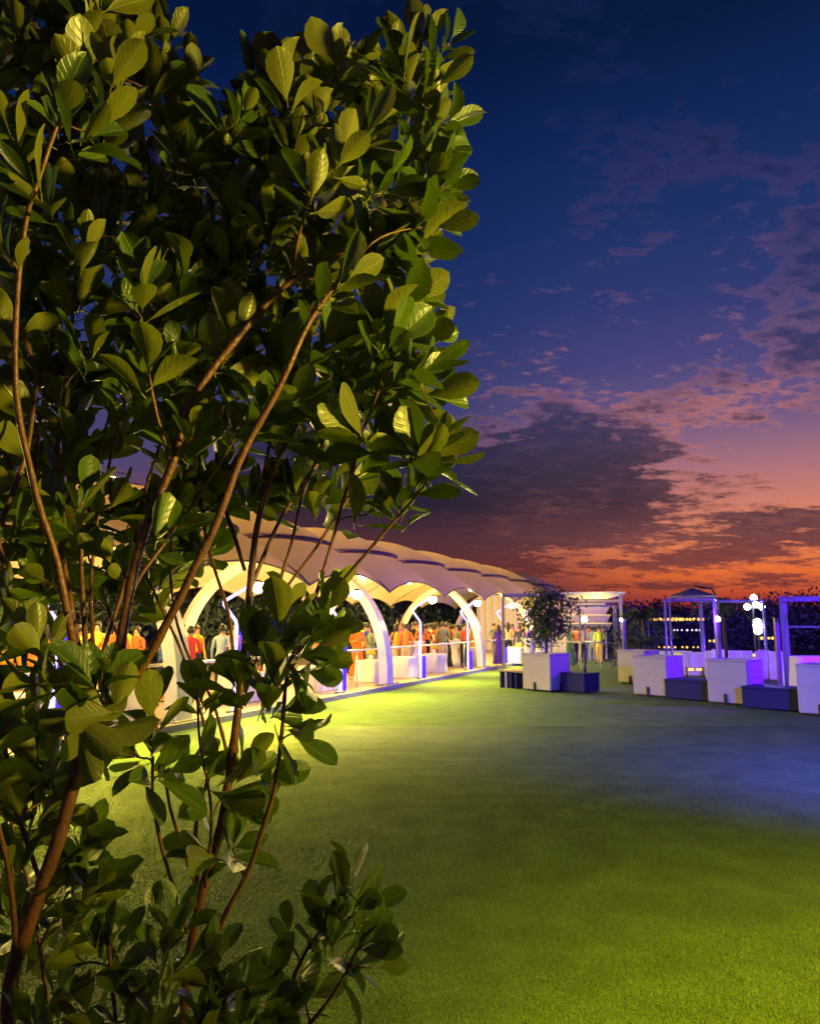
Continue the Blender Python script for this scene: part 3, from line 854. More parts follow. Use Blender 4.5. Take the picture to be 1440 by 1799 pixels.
# ------------------------------------------------------------------ tables and furniture in the tent
def cloth_table(w, d, h):
    root = empty('cloth_table')
    mb = MB(); mb.smooth = True
    n = 40; rows = [(1.0, h), (1.01, h-0.02), (1.03, h*0.6), (1.06, h*0.3), (1.09, 0.01)]
    b = len(mb.v)
    for sc_, z in rows:
        for k in range(n):
            an = 2*pi*k/n; c_, s_ = cos(an), sin(an)
            m_ = max(abs(c_), abs(s_)); x, y = c_/m_, s_/m_
            wob = 1 + 0.035*sin(an*11 + z*2)*(1 - z/h)
            mb.v.append(Vector((x*w/2*sc_*wob, y*d/2*sc_*wob, z)))
    for i in range(len(rows)-1):
        for k in range(n): mb.face([b+i*n+k, b+(i+1)*n+k, b+(i+1)*n+(k+1)%n, b+i*n+(k+1)%n])
    mb.smooth = False; mb.face([b+k for k in range(n)])
    mb.build('tablecloth_drape', MT['cloth'], root)
    return root
def cocktail_table():
    root = empty('cocktail_table')
    mb = MB(); mb.smooth = True
    mb.lathe((0,0,0), [(0.30,0.005),(0.22,0.25),(0.15,0.55),(0.20,0.85),(0.36,1.08),(0.37,1.10)], 20)
    mb.build('stretch_cover', MT['cloth'], root)
    mb = MB(); mb.lathe((0,0,1.102), [(0.36,0.0),(0.36,0.025)], 20); mb.build('tabletop', MT['cloth'], root)
    return root
def centre_flowers(loc, label):
    r = empty('flower_arrangement', loc)
    mb = MB(); mb.lathe((0,0,0), [(0.05,0),(0.07,0.08),(0.05,0.16)], 10); mb.build('vase', MT['plate'], r)
    for k in range(7):
        a = k*2.4; mb = MB(); mb.smooth = True
        mb.ball((0.10*cos(a), 0.10*sin(a), 0.22 + 0.03*(k % 3)), 0.05, 7); mb.build('blossom', MT['blossom_y'], r)
    tag(r, label, 'flowers')
MT['blossom_y'] = material('yellow_blossom', (0.75, 0.55, 0.04), 0.7)
def tent_y(px, Y, tmin=1.0):
    k_ = (px - 720)/F_PX*0.985; t0_ = (Vector((k_*Y, Y, 0)) - O0).dot(NX)
    return Y if t0_ >= tmin or px > 872 else (tmin + O0.dot(NX))/(k_*NX.x + NX.y)
tabs = [(652, 23.2, 1.15, 0.8, 0.78, 'white linen covered table with flowers left of the nearest clear arch leg'),
        (708, 23.6, 0.9, 0.9, 0.80, 'white cloth covered table just right of the nearest clear arch leg'),
        (762, 25.6, 1.3, 0.8, 0.80, 'white cloth covered table right of the lamp post in the first clear opening'),
        (836, 29.3, 0.75, 0.75, 0.9, 'draped white table left of the second clear arch leg'),
        (905, 33.4, 1.0, 0.8, 0.85, 'white draped table behind the tall blue frame posts'),
        (215, 13.8, 1.4, 0.8, 0.78, 'white covered table seen between the left shrub stems'),
        (60, 12.5, 1.4, 0.9, 0.78, 'white covered table lit by orange light at the far left'),
        (430, 17.6, 1.3, 0.9, 0.78, 'white covered table behind the lower shrub leaves'),
        (560, 20.2, 1.2, 0.9, 0.78, 'white covered table behind the leafy middle branch')]
for (px, Y, w, d, h, lab) in tabs:
    Y = tent_y(px, Y); w *= 0.72; d *= 0.8; h *= 0.82
    o = cloth_table(w, d, h); o.location = (pxx(px, Y), Y, DZ - 0.027); o.rotation_euler[2] = AZT; tag(o, lab, 'table', 'white cloth covered tables on the deck')
centre_flowers((pxx(652, tent_y(652, 23.2)), tent_y(652, 23.2), DZ - 0.027 + 0.64), 'bunch of yellow flowers on the white table near the arch leg')
centre_flowers((pxx(762, tent_y(762, 25.6)), tent_y(762, 25.6), DZ - 0.027 + 0.656), 'bunch of yellow flowers on the white table right of the lamp post')
ct0 = cocktail_table()
cts = [(727, 25.0, 'slim white cocktail table glowing beside the lamp post in the first clear opening'), (800, 27.6, 'slim white cocktail table between the navy sari and green shawl'),
       (930, 31.6, 'slim white cocktail table left of the flowering planter'), (953, 32.0, 'slim white cocktail table hidden behind the flowering shrub')]
for i, (px, Y, lab) in enumerate(cts):
    o = ct0 if i == 0 else copy_tree(ct0)
    Y = tent_y(px, Y, 1.3); o.location = (pxx(px, Y), Y, DZ - 0.027); tag(o, lab, 'table', 'slim covered cocktail tables')

# far cream drape wall at the end of the tent
mb = MB(); mb.smooth = True
s_end = S0 + 10.2*BAY
def drp(u, v):
    t = -0.2 + 6.6*u
    return T(s_end + 0.09*sin(u*90), t, DZ - 0.02 + (2.72 + 0.9*sin(pi*(t+0.2)/8.2))*v)
mb.grid(drp, 160, 4)
dr = mb.build('cream_drape', MT['drape']); tag(dr, 'tall cream pleated drape closing the far end of the canopy', 'curtain')
# cream pavilion beyond the drape
pav = tag(empty('cream_pavilion', (8.6, 40.5, 0)), 'low cream pavilion with stepped awnings behind the flowering shrub', 'pavilion')
mb = MB(); mb.box((0, 0, 1.45), (3.2, 3.0, 2.9)); mb.build('wall', MT['drape'], pav)
mb = MB(); mb.box((0.2, 0, 3.0), (4.4, 4.0, 0.14), bevel=0.03); mb.build('roof', MT['membrane'], pav)
for k in range(3):
    mb = MB(); mb.box((0.2, -1.9 - 0.15*k, 2.5 - 0.42*k), (2.8, 0.9, 0.05), rot=Matrix.Rotation(radians(-24), 3, 'X')); mb.build('awning', MT['drape'], pav)

# lit flat gazebo beyond
gz = tag(empty('lit_gazebo', P(1045, 1150, 37.0).xy.to_3d(), D(-14)), 'flat roofed gazebo with bright yellow lit underside', 'gazebo')
mb = MB(); mb.box((0, 0, 3.30), (3.0, 2.4, 0.08)); mb.build('roof_slab', MT['white_panel'], gz)
mb = MB()
b0 = [(-1.5,-1.2,3.26),(1.5,-1.2,3.26),(1.5,1.2,3.26),(-1.5,1.2,3.26),(-0.7,-0.5,3.05),(0.7,-0.5,3.05),(0.7,0.5,3.05),(-0.7,0.5,3.05)]
mb.v += [Vector(p) for p in b0]
for q in ((0,4,5,1),(1,5,6,2),(2,6,7,3),(3,7,4,0),(4,7,6,5),(0,1,2,3)): mb.face(q)
mb.build('soffit', MT['white_panel'], gz)
for sx in (-1.3, 1.3):
    for sy in (-1.0, 1.0):
        mb = MB(); mb.box((sx, sy, 1.61), (0.09, 0.09, 3.22)); mb.build('post', MT['grey_metal'], gz)
gzl = gz.location
point('gazebo_light', (gzl.x, gzl.y - 0.6, 2.6), 110, (1.0, 0.72, 0.10), 0.15)
point('gazebo_top_light', (gzl.x - 0.3, gzl.y - 2.0, 3.6), 45, (1.0, 0.8, 0.3), 0.1)

# ------------------------------------------------------------------ planters, seat blocks
PYAW = -radians(46)
def planter():
    root = empty('square_planter')
    w = 0.94; h = 0.98
    mb = MB(); mb.box((0, -w/2+0.02, h/2+0.03), (w, 0.04, h-0.04), bevel=0.014); mb.build('front_panel', MT['planter'], root)
    mb = MB(); mb.box((w/2-0.021, 0.001, h/2+0.03), (0.04, w-0.085, h-0.04), bevel=0.008); mb.build('side_panel', MT['planter'], root)
    mb = MB(); mb.box((-w/2+0.021, 0.001, h/2+0.03), (0.04, w-0.085, h-0.04), bevel=0.008); mb.build('side_panel', MT['planter'], root)
    mb = MB(); mb.box((0, w/2-0.02, h/2+0.03), (w, 0.04, h-0.04), bevel=0.008); mb.build('back_panel', MT['planter'], root)
    mb = MB()
    for c, s_ in (((0,-w/2+0.03,h+0.035),(w+0.02,0.09,0.045)), ((0,w/2-0.03,h+0.035),(w+0.02,0.09,0.045)), ((-w/2+0.03,0,h+0.034),(0.09,w-0.16,0.043)), ((w/2-0.03,0,h+0.034),(0.09,w-0.16,0.043))):
        mb.box(c, s_, bevel=0.006)
    mb.build('rim', MT['planter'], root)
    mb = MB(); mb.box((0, -w/2-0.003, h*0.62), (w-0.03, 0.008, 0.012)); mb.build('joint_strip', MT['grey_metal'], root)
    mb = MB(); mb.box((w/2+0.003, 0, h*0.62), (0.008, w-0.03, 0.012)); mb.build('joint_strip', MT['grey_metal'], root)
    mb = MB(); mb.box((0, 0, h-0.10), (w-0.1, w-0.1, 0.1)); mb.build('soil', MT['soil'], root)
    for (x, y) in ((-0.05, -w/2-0.025), (w/2+0.025, -0.03)):
        mb = MB(); mb.box((x, y, 0.125), (0.045, 0.045, 0.25)); mb.build('foot_bracket', MT['dark_metal'], root)
    mb = MB(); mb.box((0, 0, 0.03), (w-0.16, w-0.16, 0.056)); mb.build('plinth', MT['dark_metal'], root)
    return root
pl0 = planter()
fr = [(967, 1217, 'pale square planter holding the flowering shrub, nearest the canopy'),
      (1172, 1227, 'pale square planter in front of another one, left of the dark blue seat block'),
      (1134, 1204, 'pale square planter half hidden behind the one in front of it'),
      (1315, 1242, 'lilac lit square planter between two dark blue seat blocks'),
      (1492, 1264, 'violet lit square planter cut by the right picture border')]
def corner_place(o, px, py, w=0.94):
    c = G(px, py); off = Matrix.Rotation(PYAW, 3, 'Z') @ Vector((-w/2, w/2, 0))
    o.location = (c.x + off.x, c.y + off.y, 0.002); o.rotation_euler = (0, 0, PYAW)
planters = []
for i, (px, py, lab) in enumerate(fr):
    o = pl0 if i == 0 else copy_tree(pl0)
    corner_place(o, px, py); tag(o, lab, 'planter', 'pale square planters on the lawn'); planters.append(o)
def seat_block(label, loc, L=1.05, h=0.46, d=0.8):
    root = tag(empty('seat_block', loc, PYAW), label, 'bench', 'dark seat blocks between the planters')
    mb = MB(); mb.box((0, 0, h/2), (L, d, h-0.05), bevel=0.01); mb.build('block', MT['black_block'], root)
    mb = MB(); mb.box((0, 0, h), (L+0.03, d+0.03, 0.05), bevel=0.008); mb.build('seat_slab', MT['black_block'], root)
    return root
ex = Matrix.Rotation(PYAW, 3, 'Z') @ Vector((1, 0, 0)); ey = Matrix.Rotation(PYAW, 3, 'Z') @ Vector((0, 1, 0))
pA, pC, pB, pD, pE = [Vector(p.location) for p in planters]
seat_block('dark blue seat block between the two rows of pale planters, left of the lilac one', pC + (pD - pC)*0.48 + ey*0.05, L=max(0.8, (pD-pC).length - 1.05))
seat_block('dark blue seat block right of the lilac lit planter', pD + (pE - pD)*0.5 + ey*0.0, L=max(0.8, (pE-pD).length - 1.05))
sb = seat_block('black seat block with a bottle right of the flowering planter', pA + ex*0.88 + ey*0.35, L=0.75, h=0.50, d=0.75)
mb = MB(); mb.smooth = True; mb.lathe((0,0,0), [(0.037,0),(0.037,0.17),(0.014,0.22),(0.014,0.30)], 10)
bt = mb.build('bottle', MT['bottle']); bt.location = sb.location + Vector((0.12, -0.1, 0.487)); tag(bt, 'dark bottle standing on the black seat block by the flowering planter', 'bottle')
mb = MB(); mb.lathe((0,0,0), [(0.04,0.0),(0.085,0.015),(0.095,0.03),(0.085,0.022)], 14)
bt = mb.build('saucer', MT['plate']); bt.location = sb.location + Vector((-0.08, -0.16, 0.487)); tag(bt, 'small white saucer beside the bottle on the black seat block', 'saucer')
# slab bench left of planter A
bc = pA - ex*1.02 + ey*0.12
bench = tag(empty('slab_bench', (bc.x, bc.y, 0.002), PYAW), 'grey slab bench on upright fins left of the flowering planter', 'bench')
mb = MB(); mb.box((0, 0, 0.49), (1.05, 0.72, 0.06), bevel=0.008); mb.build('seat', MT['seat_top'], bench)
for k, x in enumerate((-0.45, -0.27, -0.09, 0.09)):
    mb = MB(); mb.box((x, 0, 0.23), (0.07, 0.66, 0.457)); mb.build('leg', MT['grey_metal'] if k == 1 else MT['black_block'], bench)

# ------------------------------------------------------------------ metal frames
def frame_cube(loc, rz, w, d, h, th, mat, label, mid=None):
    r = tag(empty('metal_frame', loc, rz), label, 'pergola', 'open metal frames over the seats')
    for (x, y) in ((-w/2,-d/2),(w/2,-d/2),(w/2,d/2),(-w/2,d/2)):
        mb = MB(); mb.box((x, y, (h-th)/2), (th, th, h-th)); mb.build('post', mat, r)
    for (c, s_) in (((0,-d/2,h-th/2),(w+th,th,th)), ((0,d/2,h-th/2),(w+th,th,th)), ((-w/2,0,h-th/2-0.002),(th,d-th,th)), ((w/2,0,h-th/2-0.002),(th,d-th,th))):
        mb = MB(); mb.box(c, s_); mb.build('beam', mat, r)
    if mid:
        mb = MB(); mb.box((0,-d/2,mid),(w-th,0.04,0.04)); mb.build('crossbar', mat, r)
    return r
def gp(px, Y): return Vector((pxx(px, Y), Y, 0.002))
MT['frame'] = material('grey_frame_steel', (0.17, 0.15, 0.22), 0.4, metal=0.1)
frame_cube(gp(924, 25.8), D(-6), 1.55, 1.6, 2.85, 0.07, MT['frame'], 'tall slim metal frame behind the flowering planter')
frame_cube(gp(1050, 32.5), D(-12), 1.5, 1.7, 2.62, 0.06, MT['frame'], 'metal frame standing around the guests beside the warm globe lamp')
frame_cube(gp(1216, 25.0), D(-24), 1.5, 1.7, 2.66, 0.06, MT['frame'], 'violet lit metal frame left of the floodlight cluster')
frame_cube(gp(1288, 28.5), D(-24), 2.2, 1.6, 2.72, 0.06, MT['frame'], 'long violet lit metal frame behind the lilac planter')
frame_cube(gp(1436, 19.6), D(-30), 1.5, 1.5, 2.55, 0.09, MT['frame'], 'bright violet metal frame at the right picture border', mid=1.78)
# short single posts with lamps
def short_post(px, Y, h, label, lamp=None):
    r = tag(empty('lawn_post', gp(px, Y)), label, 'post')
    mb = MB(); mb.box((0,0,h/2), (0.10,0.10,h)); mb.build('pole', MT['frame'], r)
    mb = MB(); mb.box((0,0,h+0.012), (0.13,0.13,0.02)); mb.build('cap', MT['dark_metal'], r)
    if lamp:
        mb = MB(); mb.smooth = True; mb.ball((-0.09,-0.05,h-0.02), 0.055, 8); mb.build('lamp_globe', MT[lamp], r)
    return r
short_post(1096, 27.0, 2.0, 'short blue lit post on the lawn right of the guests', 'lamp_cool')
short_post(1365, 20.2, 2.0, 'short violet post between the seat block and the bright violet frame')
short_post(1262, 22.0, 1.9, 'short dark violet post just behind the lilac planter')

# globe lamp, wall lamp etc
def globe_lamp(px, py, Y, r, mat, label, power, color, post=True):
    c = P(px, py, Y)
    o = tag(empty('globe_lamp', (c.x, c.y, 0.002)), label, 'lamp')
    mb = MB(); mb.smooth = True; mb.ball((0,0,c.z), r, 14); mb.build('lamp_globe', MT[mat], o)
    mb = MB(); mb.tube([(0,0.0,0),(0,0.0,c.z-r*0.9)], 0.03, 7); mb.build('pole', MT['dark_metal'], o)
    point('globe_light', (c.x, c.y - r - 0.25, c.z), power, color, 0.1)
globe_lamp(1026, 1088, 33.0, 0.13, 'lamp_warm', 'warm white globe lamp on a pole above the guests', 60, (1.0, 0.75, 0.4))
globe_lamp(1259, 1088, 24.0, 0.10, 'lamp_violet', 'violet white globe lamp beside the violet lit frame', 160, (0.22, 0.07, 1.0))
# floodlight mast
c = P(1323, 1062, 30.0)
mast = tag(empty('floodlight_mast', (c.x, c.y, 0)), 'floodlight mast with a cluster of four white lamps', 'floodlight')
mb = MB(); mb.tube([(0,0.08,0),(0,0.08,c.z+0.3)], 0.04, 8); mb.build('pole', MT['dark_metal'], mast)
for (px, py) in ((1323,1050),(1312,1066),(1327,1062),(1337,1066)):
    q = P(px, py, 30.0); mb = MB(); mb.smooth = True; mb.ball((q.x-c.x, 0, q.z), 0.125, 10); mb.build('lamp_head', MT['lamp_cool'], mast)
    mb = MB(); mb.tube([(q.x-c.x, 0.12, q.z), (0, 0.08, q.z)], 0.02, 5); mb.build('arm', MT['dark_metal'], mast)
point('mast_light', (c.x, c.y-0.5, c.z), 90, (0.85, 0.85, 1.0), 0.2)
c = P(1330, 1100, 28.0)
lt = tag(empty('light_column', (c.x, c.y, 0)), 'upright glowing white lantern below the floodlight cluster', 'lamp')
mb = MB(); mb.smooth = True; mb.lathe((0,0,c.z), [(0.04,-0.30),(0.13,-0.24),(0.15,0.0),(0.12,0.22),(0.03,0.28)], 12); mb.build('lantern_glass', MT['lamp_cool'], lt)
mb = MB(); mb.tube([(0,0,0),(0,0,c.z-0.29)], 0.03, 6); mb.build('pole', MT['dark_metal'], lt)
point('lantern_light', (c.x, c.y-0.5, c.z), 60, (0.6, 0.5, 1.0), 0.15)

# strings of small lights in the far bar area
def light_string(x0, x1, py, Y, n, mat, r, label, sag=0.0, poles=True):
    a, b = P(x0, py, Y), P(x1, py, Y + 0.0)
    o = tag(empty('string_lights', (a.x, a.y, a.z)), label, 'string lights')
    mb = MB(); mb.tube([Vector((a + (b-a)*(i/10) - a)) + Vector((0, 0, 0.05 - sag*sin(pi*i/10))) for i in range(11)], 0.012, 5); mb.build('cable', MT['dark_metal'], o)
    if poles:
        for e in (a, b):
            mb = MB(); mb.tube([(e.x-a.x, 0.03, -a.z + 0.0), (e.x-a.x, 0.03, 0.08)], 0.025, 6); mb.build('pole', MT['dark_metal'], o)
    for i in range(n):
        f = (i + 0.5)/n + R.uniform(-0.2, 0.2)/n; q = (b - a)*f
        mb = MB(); mb.smooth = True; mb.ball((q.x, 0, 0.0 - sag*sin(pi*f)), r*R.uniform(0.8, 1.2), 7); mb.build('bulb', MT[mat], o)
light_string(1138, 1235, 1088, 38, 15, 'bulb_amber', 0.075, 'row of amber bulbs above the dark bar behind the left violet frame')
light_string(1178, 1234, 1107, 37, 7, 'bulb_white', 0.045, 'row of small white bulbs under the amber row')
light_string(1150, 1232, 1137, 36, 8, 'bulb_amber', 0.045, 'low row of small amber lamps level with the table tops')
light_string(1206, 1234, 1176, 26.5, 4, 'bulb_amber', 0.05, 'four yellow lamps low between the two pale planters and the frame')
light_string(1244, 1262, 1126, 33, 3, 'bulb_amber', 0.06, 'short row of warm lamps left of the floodlight cluster')
light_string(1334, 1360, 1121, 33, 4, 'bulb_amber', 0.06, 'short row of warm lamps right of the white lantern')
light_string(1320, 1342, 1151, 27, 4, 'bulb_amber', 0.06, 'four warm lamps above the white covered chairs')
# pale covered chairs / tables at the right
def cover_chair():
    r = empty('covered_chair')
    mb = MB(); mb.box((0,0,0.24), (0.46,0.46,0.47), bevel=0.02); mb.build('seat', MT['cloth'], r)
    mb = MB(); mb.box((0,0.21,0.70), (0.44,0.05,0.48), bevel=0.02); mb.build('backrest', MT['cloth'], r)
    return r
cc0 = cover_chair()
cw = ['left of the lilac planter top', 'behind the left edge of the lilac planter', 'behind the middle of the lilac planter', 'behind the right half of the lilac planter',
      'just right of the lilac planter', 'under the warm lamps beside the lilac planter', 'left of the short violet post', 'between the violet posts at right']
for i, (px, Y) in enumerate(((1250,25.5),(1258,26.5),(1284,26),(1303,25.8),(1328,25.4),(1346,26.3),(1360,25.2),(1388,25.0))):
    o = cc0 if i == 0 else copy_tree(cc0)
    o.location = gp(px, Y); o.rotation_euler[2] = R.uniform(0, 6.28)
    tag(o, 'white covered chair ' + cw[i], 'chair', 'white covered chairs at the far right')
for i, (px, Y, lab) in enumerate(((1425, 20.5, 'violet lit covered table behind the planter at the right border'), (1218, 27.5, 'covered table with glowing crockery left of the violet frame'), (1180, 29.0, 'pale covered table behind the two pale planters'))):
    o = cloth_table(1.2, 0.8, 0.98 if i == 0 else 0.8); o.location = gp(px, Y); tag(o, lab, 'table', 'covered tables at the far right')

# pale rail on the far lawn
fr_ = tag(empty('lawn_railing', gp(985, 31.5)), 'pale metal rail in front of the guests on the far lawn', 'railing')
a, b = P(985, 1127, 31.5), P(1122, 1131, 31.0)
mb = MB(); mb.smooth = True; mb.tube([a, b], 0.035, 8); o = mb.build('handrail', MT['rail']); o.parent = fr_; o.matrix_parent_inverse = Matrix.Translation(fr_.location).inverted()
for i in range(5):
    q = a + (b-a)*(i/4); mb = MB(); mb.tube([(q.x, q.y, 0.0), (q.x, q.y, q.z-0.03)], 0.02, 6); o = mb.build('baluster', MT['rail']); o.parent = fr_; o.matrix_parent_inverse = Matrix.Translation(fr_.location).inverted()
point('lawn_far_light', P(1040, 1120, 34.0), 22, (1.0, 0.75, 0.25), 0.2)

# parasol silhouette
c = gp(1225, 30.5)
ps = tag(empty('cantilever_parasol', c), 'grey cantilever parasol folded open above the violet frame', 'parasol')
mb = MB(); mb.smooth = True; mb.tube([(0.9,0,0),(0.9,0,2.9),(0.7,0,3.25),(0.0,0,3.35)], 0.04, 7); mb.build('mast', MT['dark_metal'], ps)
mb = MB()
for k in range(8):
    a1, a2 = k*pi/4, (k+1)*pi/4; b_ = len(mb.v)
    mb.v += [Vector((-0.1,0,3.30)), Vector((-0.1+1.0*cos(a1), 1.0*sin(a1), 2.95)), Vector((-0.1+1.0*cos(a2), 1.0*sin(a2), 2.95)), Vector((-0.1,0,3.27)), Vector((-0.1+1.0*cos(a1), 1.0*sin(a1), 2.90)), Vector((-0.1+1.0*cos(a2), 1.0*sin(a2), 2.90))]
    mb.face([b_,b_+1,b_+2]); mb.face([b_+3,b_+5,b_+4]); mb.face([b_+1,b_+4,b_+5,b_+2])
mb.build('canopy', MT['parasol'], ps)

# ------------------------------------------------------------------ background trees, palms, hedge
def blob_tree(loc, H, Wd, n, label, seed, low=0.3, leafsize=0.16, group='dark trees beyond the party', mat='far_leaf', name='garden_tree', cat='tree', trunk_r=0.09, flowers=0):
    rr = random.Random(seed)
    r = tag(empty(name, loc), label, cat, group)
    mb = MB(); mb.smooth = True
    mb.tube([(0,0,0),(0.03,0.02,H*0.25),(-0.03,0,H*0.5),(0.02,0,H*0.8)], [trunk_r, trunk_r*0.8, trunk_r*0.55, trunk_r*0.2], 7)
    ends = []
    for k in range(9):
        a = rr.uniform(0, 2*pi); z0 = H*rr.uniform(0.22, 0.55); L = Wd*rr.uniform(0.25, 0.45)
        e = Vector((cos(a)*L, sin(a)*L, z0 + H*rr.uniform(0.12, 0.4)))
        mb.tube([(0,0,z0), (e.x*0.5, e.y*0.5, z0 + (e.z-z0)*0.6), e], [trunk_r*0.45, trunk_r*0.3, trunk_r*0.1], 5); ends.append(e)
    mb.build('trunk', MT['dark_bark'], r)
    cl_ = [e for e in ends] + [Vector((rr.gauss(0, Wd*0.2), rr.gauss(0, Wd*0.2), H*rr.uniform(low+0.1, 0.95))) for _ in range(14)]
    mb = MB()
    for i in range(n):
        c_ = rr.choice(cl_); rad = Wd*0.17
        p = c_ + Vector((rr.gauss(0, rad), rr.gauss(0, rad), rr.gauss(0, rad*0.8)))
        if p.z < H*low*0.7: p.z = H*low*0.7 + rr.random()*0.3
        q = Quaternion((rr.gauss(0,1), rr.gauss(0,1), rr.gauss(0,1), rr.gauss(0,1))).normalized()
        s_ = leafsize*rr.uniform(0.6, 1.3)
        b_ = len(mb.v)
        for (x, y, z) in ((0,0,0), (s_*0.28, s_*0.5, s_*0.05), (0, s_, -s_*0.1), (-s_*0.28, s_*0.5, s_*0.05)):
            mb.v.append(p + q @ Vector((x, y, z)))
        mb.face([b_, b_+1, b_+2, b_+3])
    mb.build('crown', MT[mat], r)
    for k in range(flowers):
        c_ = rr.choice(cl_); p = c_ + Vector((rr.gauss(0, Wd*0.12), -abs(rr.gauss(0, Wd*0.2)), rr.gauss(0, Wd*0.12)))
        if p.z < H*0.2: continue
        mb = MB()
        for t_ in range(5):
            a = t_*2*pi/5; b_ = len(mb.v); s_ = rr.uniform(0.028, 0.045)
            mb.v += [p, p + Vector((cos(a)*s_, -0.02, sin(a)*s_)), p + Vector((cos(a+0.6)*s_*1.2, -0.03, sin(a+0.6)*s_*1.2)), p + Vector((cos(a+1.2)*s_, -0.02, sin(a+1.2)*s_))]
            mb.face([b_, b_+1, b_+2, b_+3])
        mb.build('flower', MT['flower'], r)
    return r
sh = blob_tree((pA.x, pA.y, 0.90), 1.80, 1.08, 4200, 'bushy flowering shrub with pale pink blossoms growing in the pale planter', 31, low=0.16, leafsize=0.10, group=None, name='flowering_shrub', cat='shrub', trunk_r=0.035, flowers=42, mat='shrub_leaf')
def palm(loc, H, seed, label, nf=18, L=1.3):
    rr = random.Random(seed)
    r = tag(empty('palm_tree', loc), label, 'palm tree', 'dark palms standing against the sunset')
    mb = MB(); mb.smooth = True; mb.tube([(0,0,0),(0.05,0,H*0.5),(0,0,H)], [0.12,0.09,0.08], 8); mb.build('trunk', MT['dark_bark'], r)
    for k in range(nf):
        a = rr.uniform(0, 2*pi); up = rr.uniform(0.2, 1.1); mb = MB(); prev = None
        d = Vector((cos(a), sin(a), 0)); sd = Vector((-sin(a), cos(a), 0))
        for i in range(9):
            t_ = i/8; c_ = d*L*t_ + Vector((0,0,H + L*(up*t_ - 0.95*t_*t_)))
            if prev is not None:
                mb.tube([prev, c_], 0.012, 4, caps=False)
                for s_ in (-1, 1):
                    b_ = len(mb.v); w = 0.30*sin(pi*min(1, t_*0.9+0.08))
                    mb.v += [prev, prev.lerp(c_, 0.5), c_ + sd*s_*w + d*0.10 - Vector((0,0,0.12*w*3))]
                    mb.face([b_, b_+1, b_+2])
                    b_ = len(mb.v); mb.v += [prev.lerp(c_, 0.5), c_, c_ + sd*s_*w*0.95 + d*0.22 - Vector((0,0,0.13*w*3))]
                    mb.face([b_, b_+1, b_+2])
            prev = c_
        mb.build('frond', MT['far_leaf'], r)
palm(gp(1131, 34), 2.1, 5, 'short dark palm in front of the amber bulbs', L=1.4)
palm(gp(1271, 33), 2.7, 9, 'dark palm with spiky top above the violet frames', L=1.2)
palm(gp(1122, 29.5), 1.1, 12, 'low dark palm beside the short blue post', L=0.9)
blob_tree(gp(1098, 30.6), 1.7, 1.3, 500, 'low rounded bush lit green behind the short blue post', 77, low=0.1, leafsize=0.14, group=None, name='rounded_bush', cat='bush')
tl = ['first', 'second']
xs = [(1095, 47, 3.1, 'dark tree right behind the yellow lit gazebo'), (1140, 52, 3.4, 'dark tree over the left end of the amber bulbs'), (1178, 55, 3.3, 'dark tree behind the middle of the amber bulbs'),
      (1222, 50, 3.2, 'dark tree behind the parasol'), (1262, 54, 3.5, 'dark tree behind the spiky palm'), (1302, 50, 3.4, 'dark tree left of the floodlight cluster'),
      (1345, 53, 3.6, 'dark tree right of the floodlight cluster'), (1390, 48, 3.5, 'dark tree behind the bright violet frame'), (1436, 50, 3.8, 'dark tree at the right picture border')]
for i, (px, Y, H, lab) in enumerate(xs):
    blob_tree(gp(px, Y), H*0.86, 3.6, 3000, lab, 40+i, low=0.02, leafsize=0.26)
# dark hedge trees behind the canopy
hl = ['at the far left behind the leaves', 'left of the near arch leg', 'behind the shrub stems', 'behind the middle leaves', 'left of the nearest clear arch leg', 'behind the first clear opening',
      'behind the orange shirt', 'behind the navy sari', 'behind the second clear arch leg', 'beyond the cream drape', 'past the end of the drape', 'at the far end of the row', 'behind the cream pavilion', 'last before the lit gazebo']
for i in range(14):
    p = T(-13 + i*4.1, 12.2 + R.uniform(-0.5, 0.5), 0)
    blob_tree(p, 4.3 + R.uniform(-0.3, 0.4), 4.2, 1500, 'dense dark tree beyond the canopy ' + hl[i], 80+i, low=0.05, leafsize=0.34, group='dark trees along the far side of the canopy')
mb = MB(); mb.box((20, 60, 1.2), (70, 0.4, 2.4)); w_ = mb.build('boundary_wall', MT['far_dark']); tag(w_, 'low dark boundary wall behind the trees', 'wall')

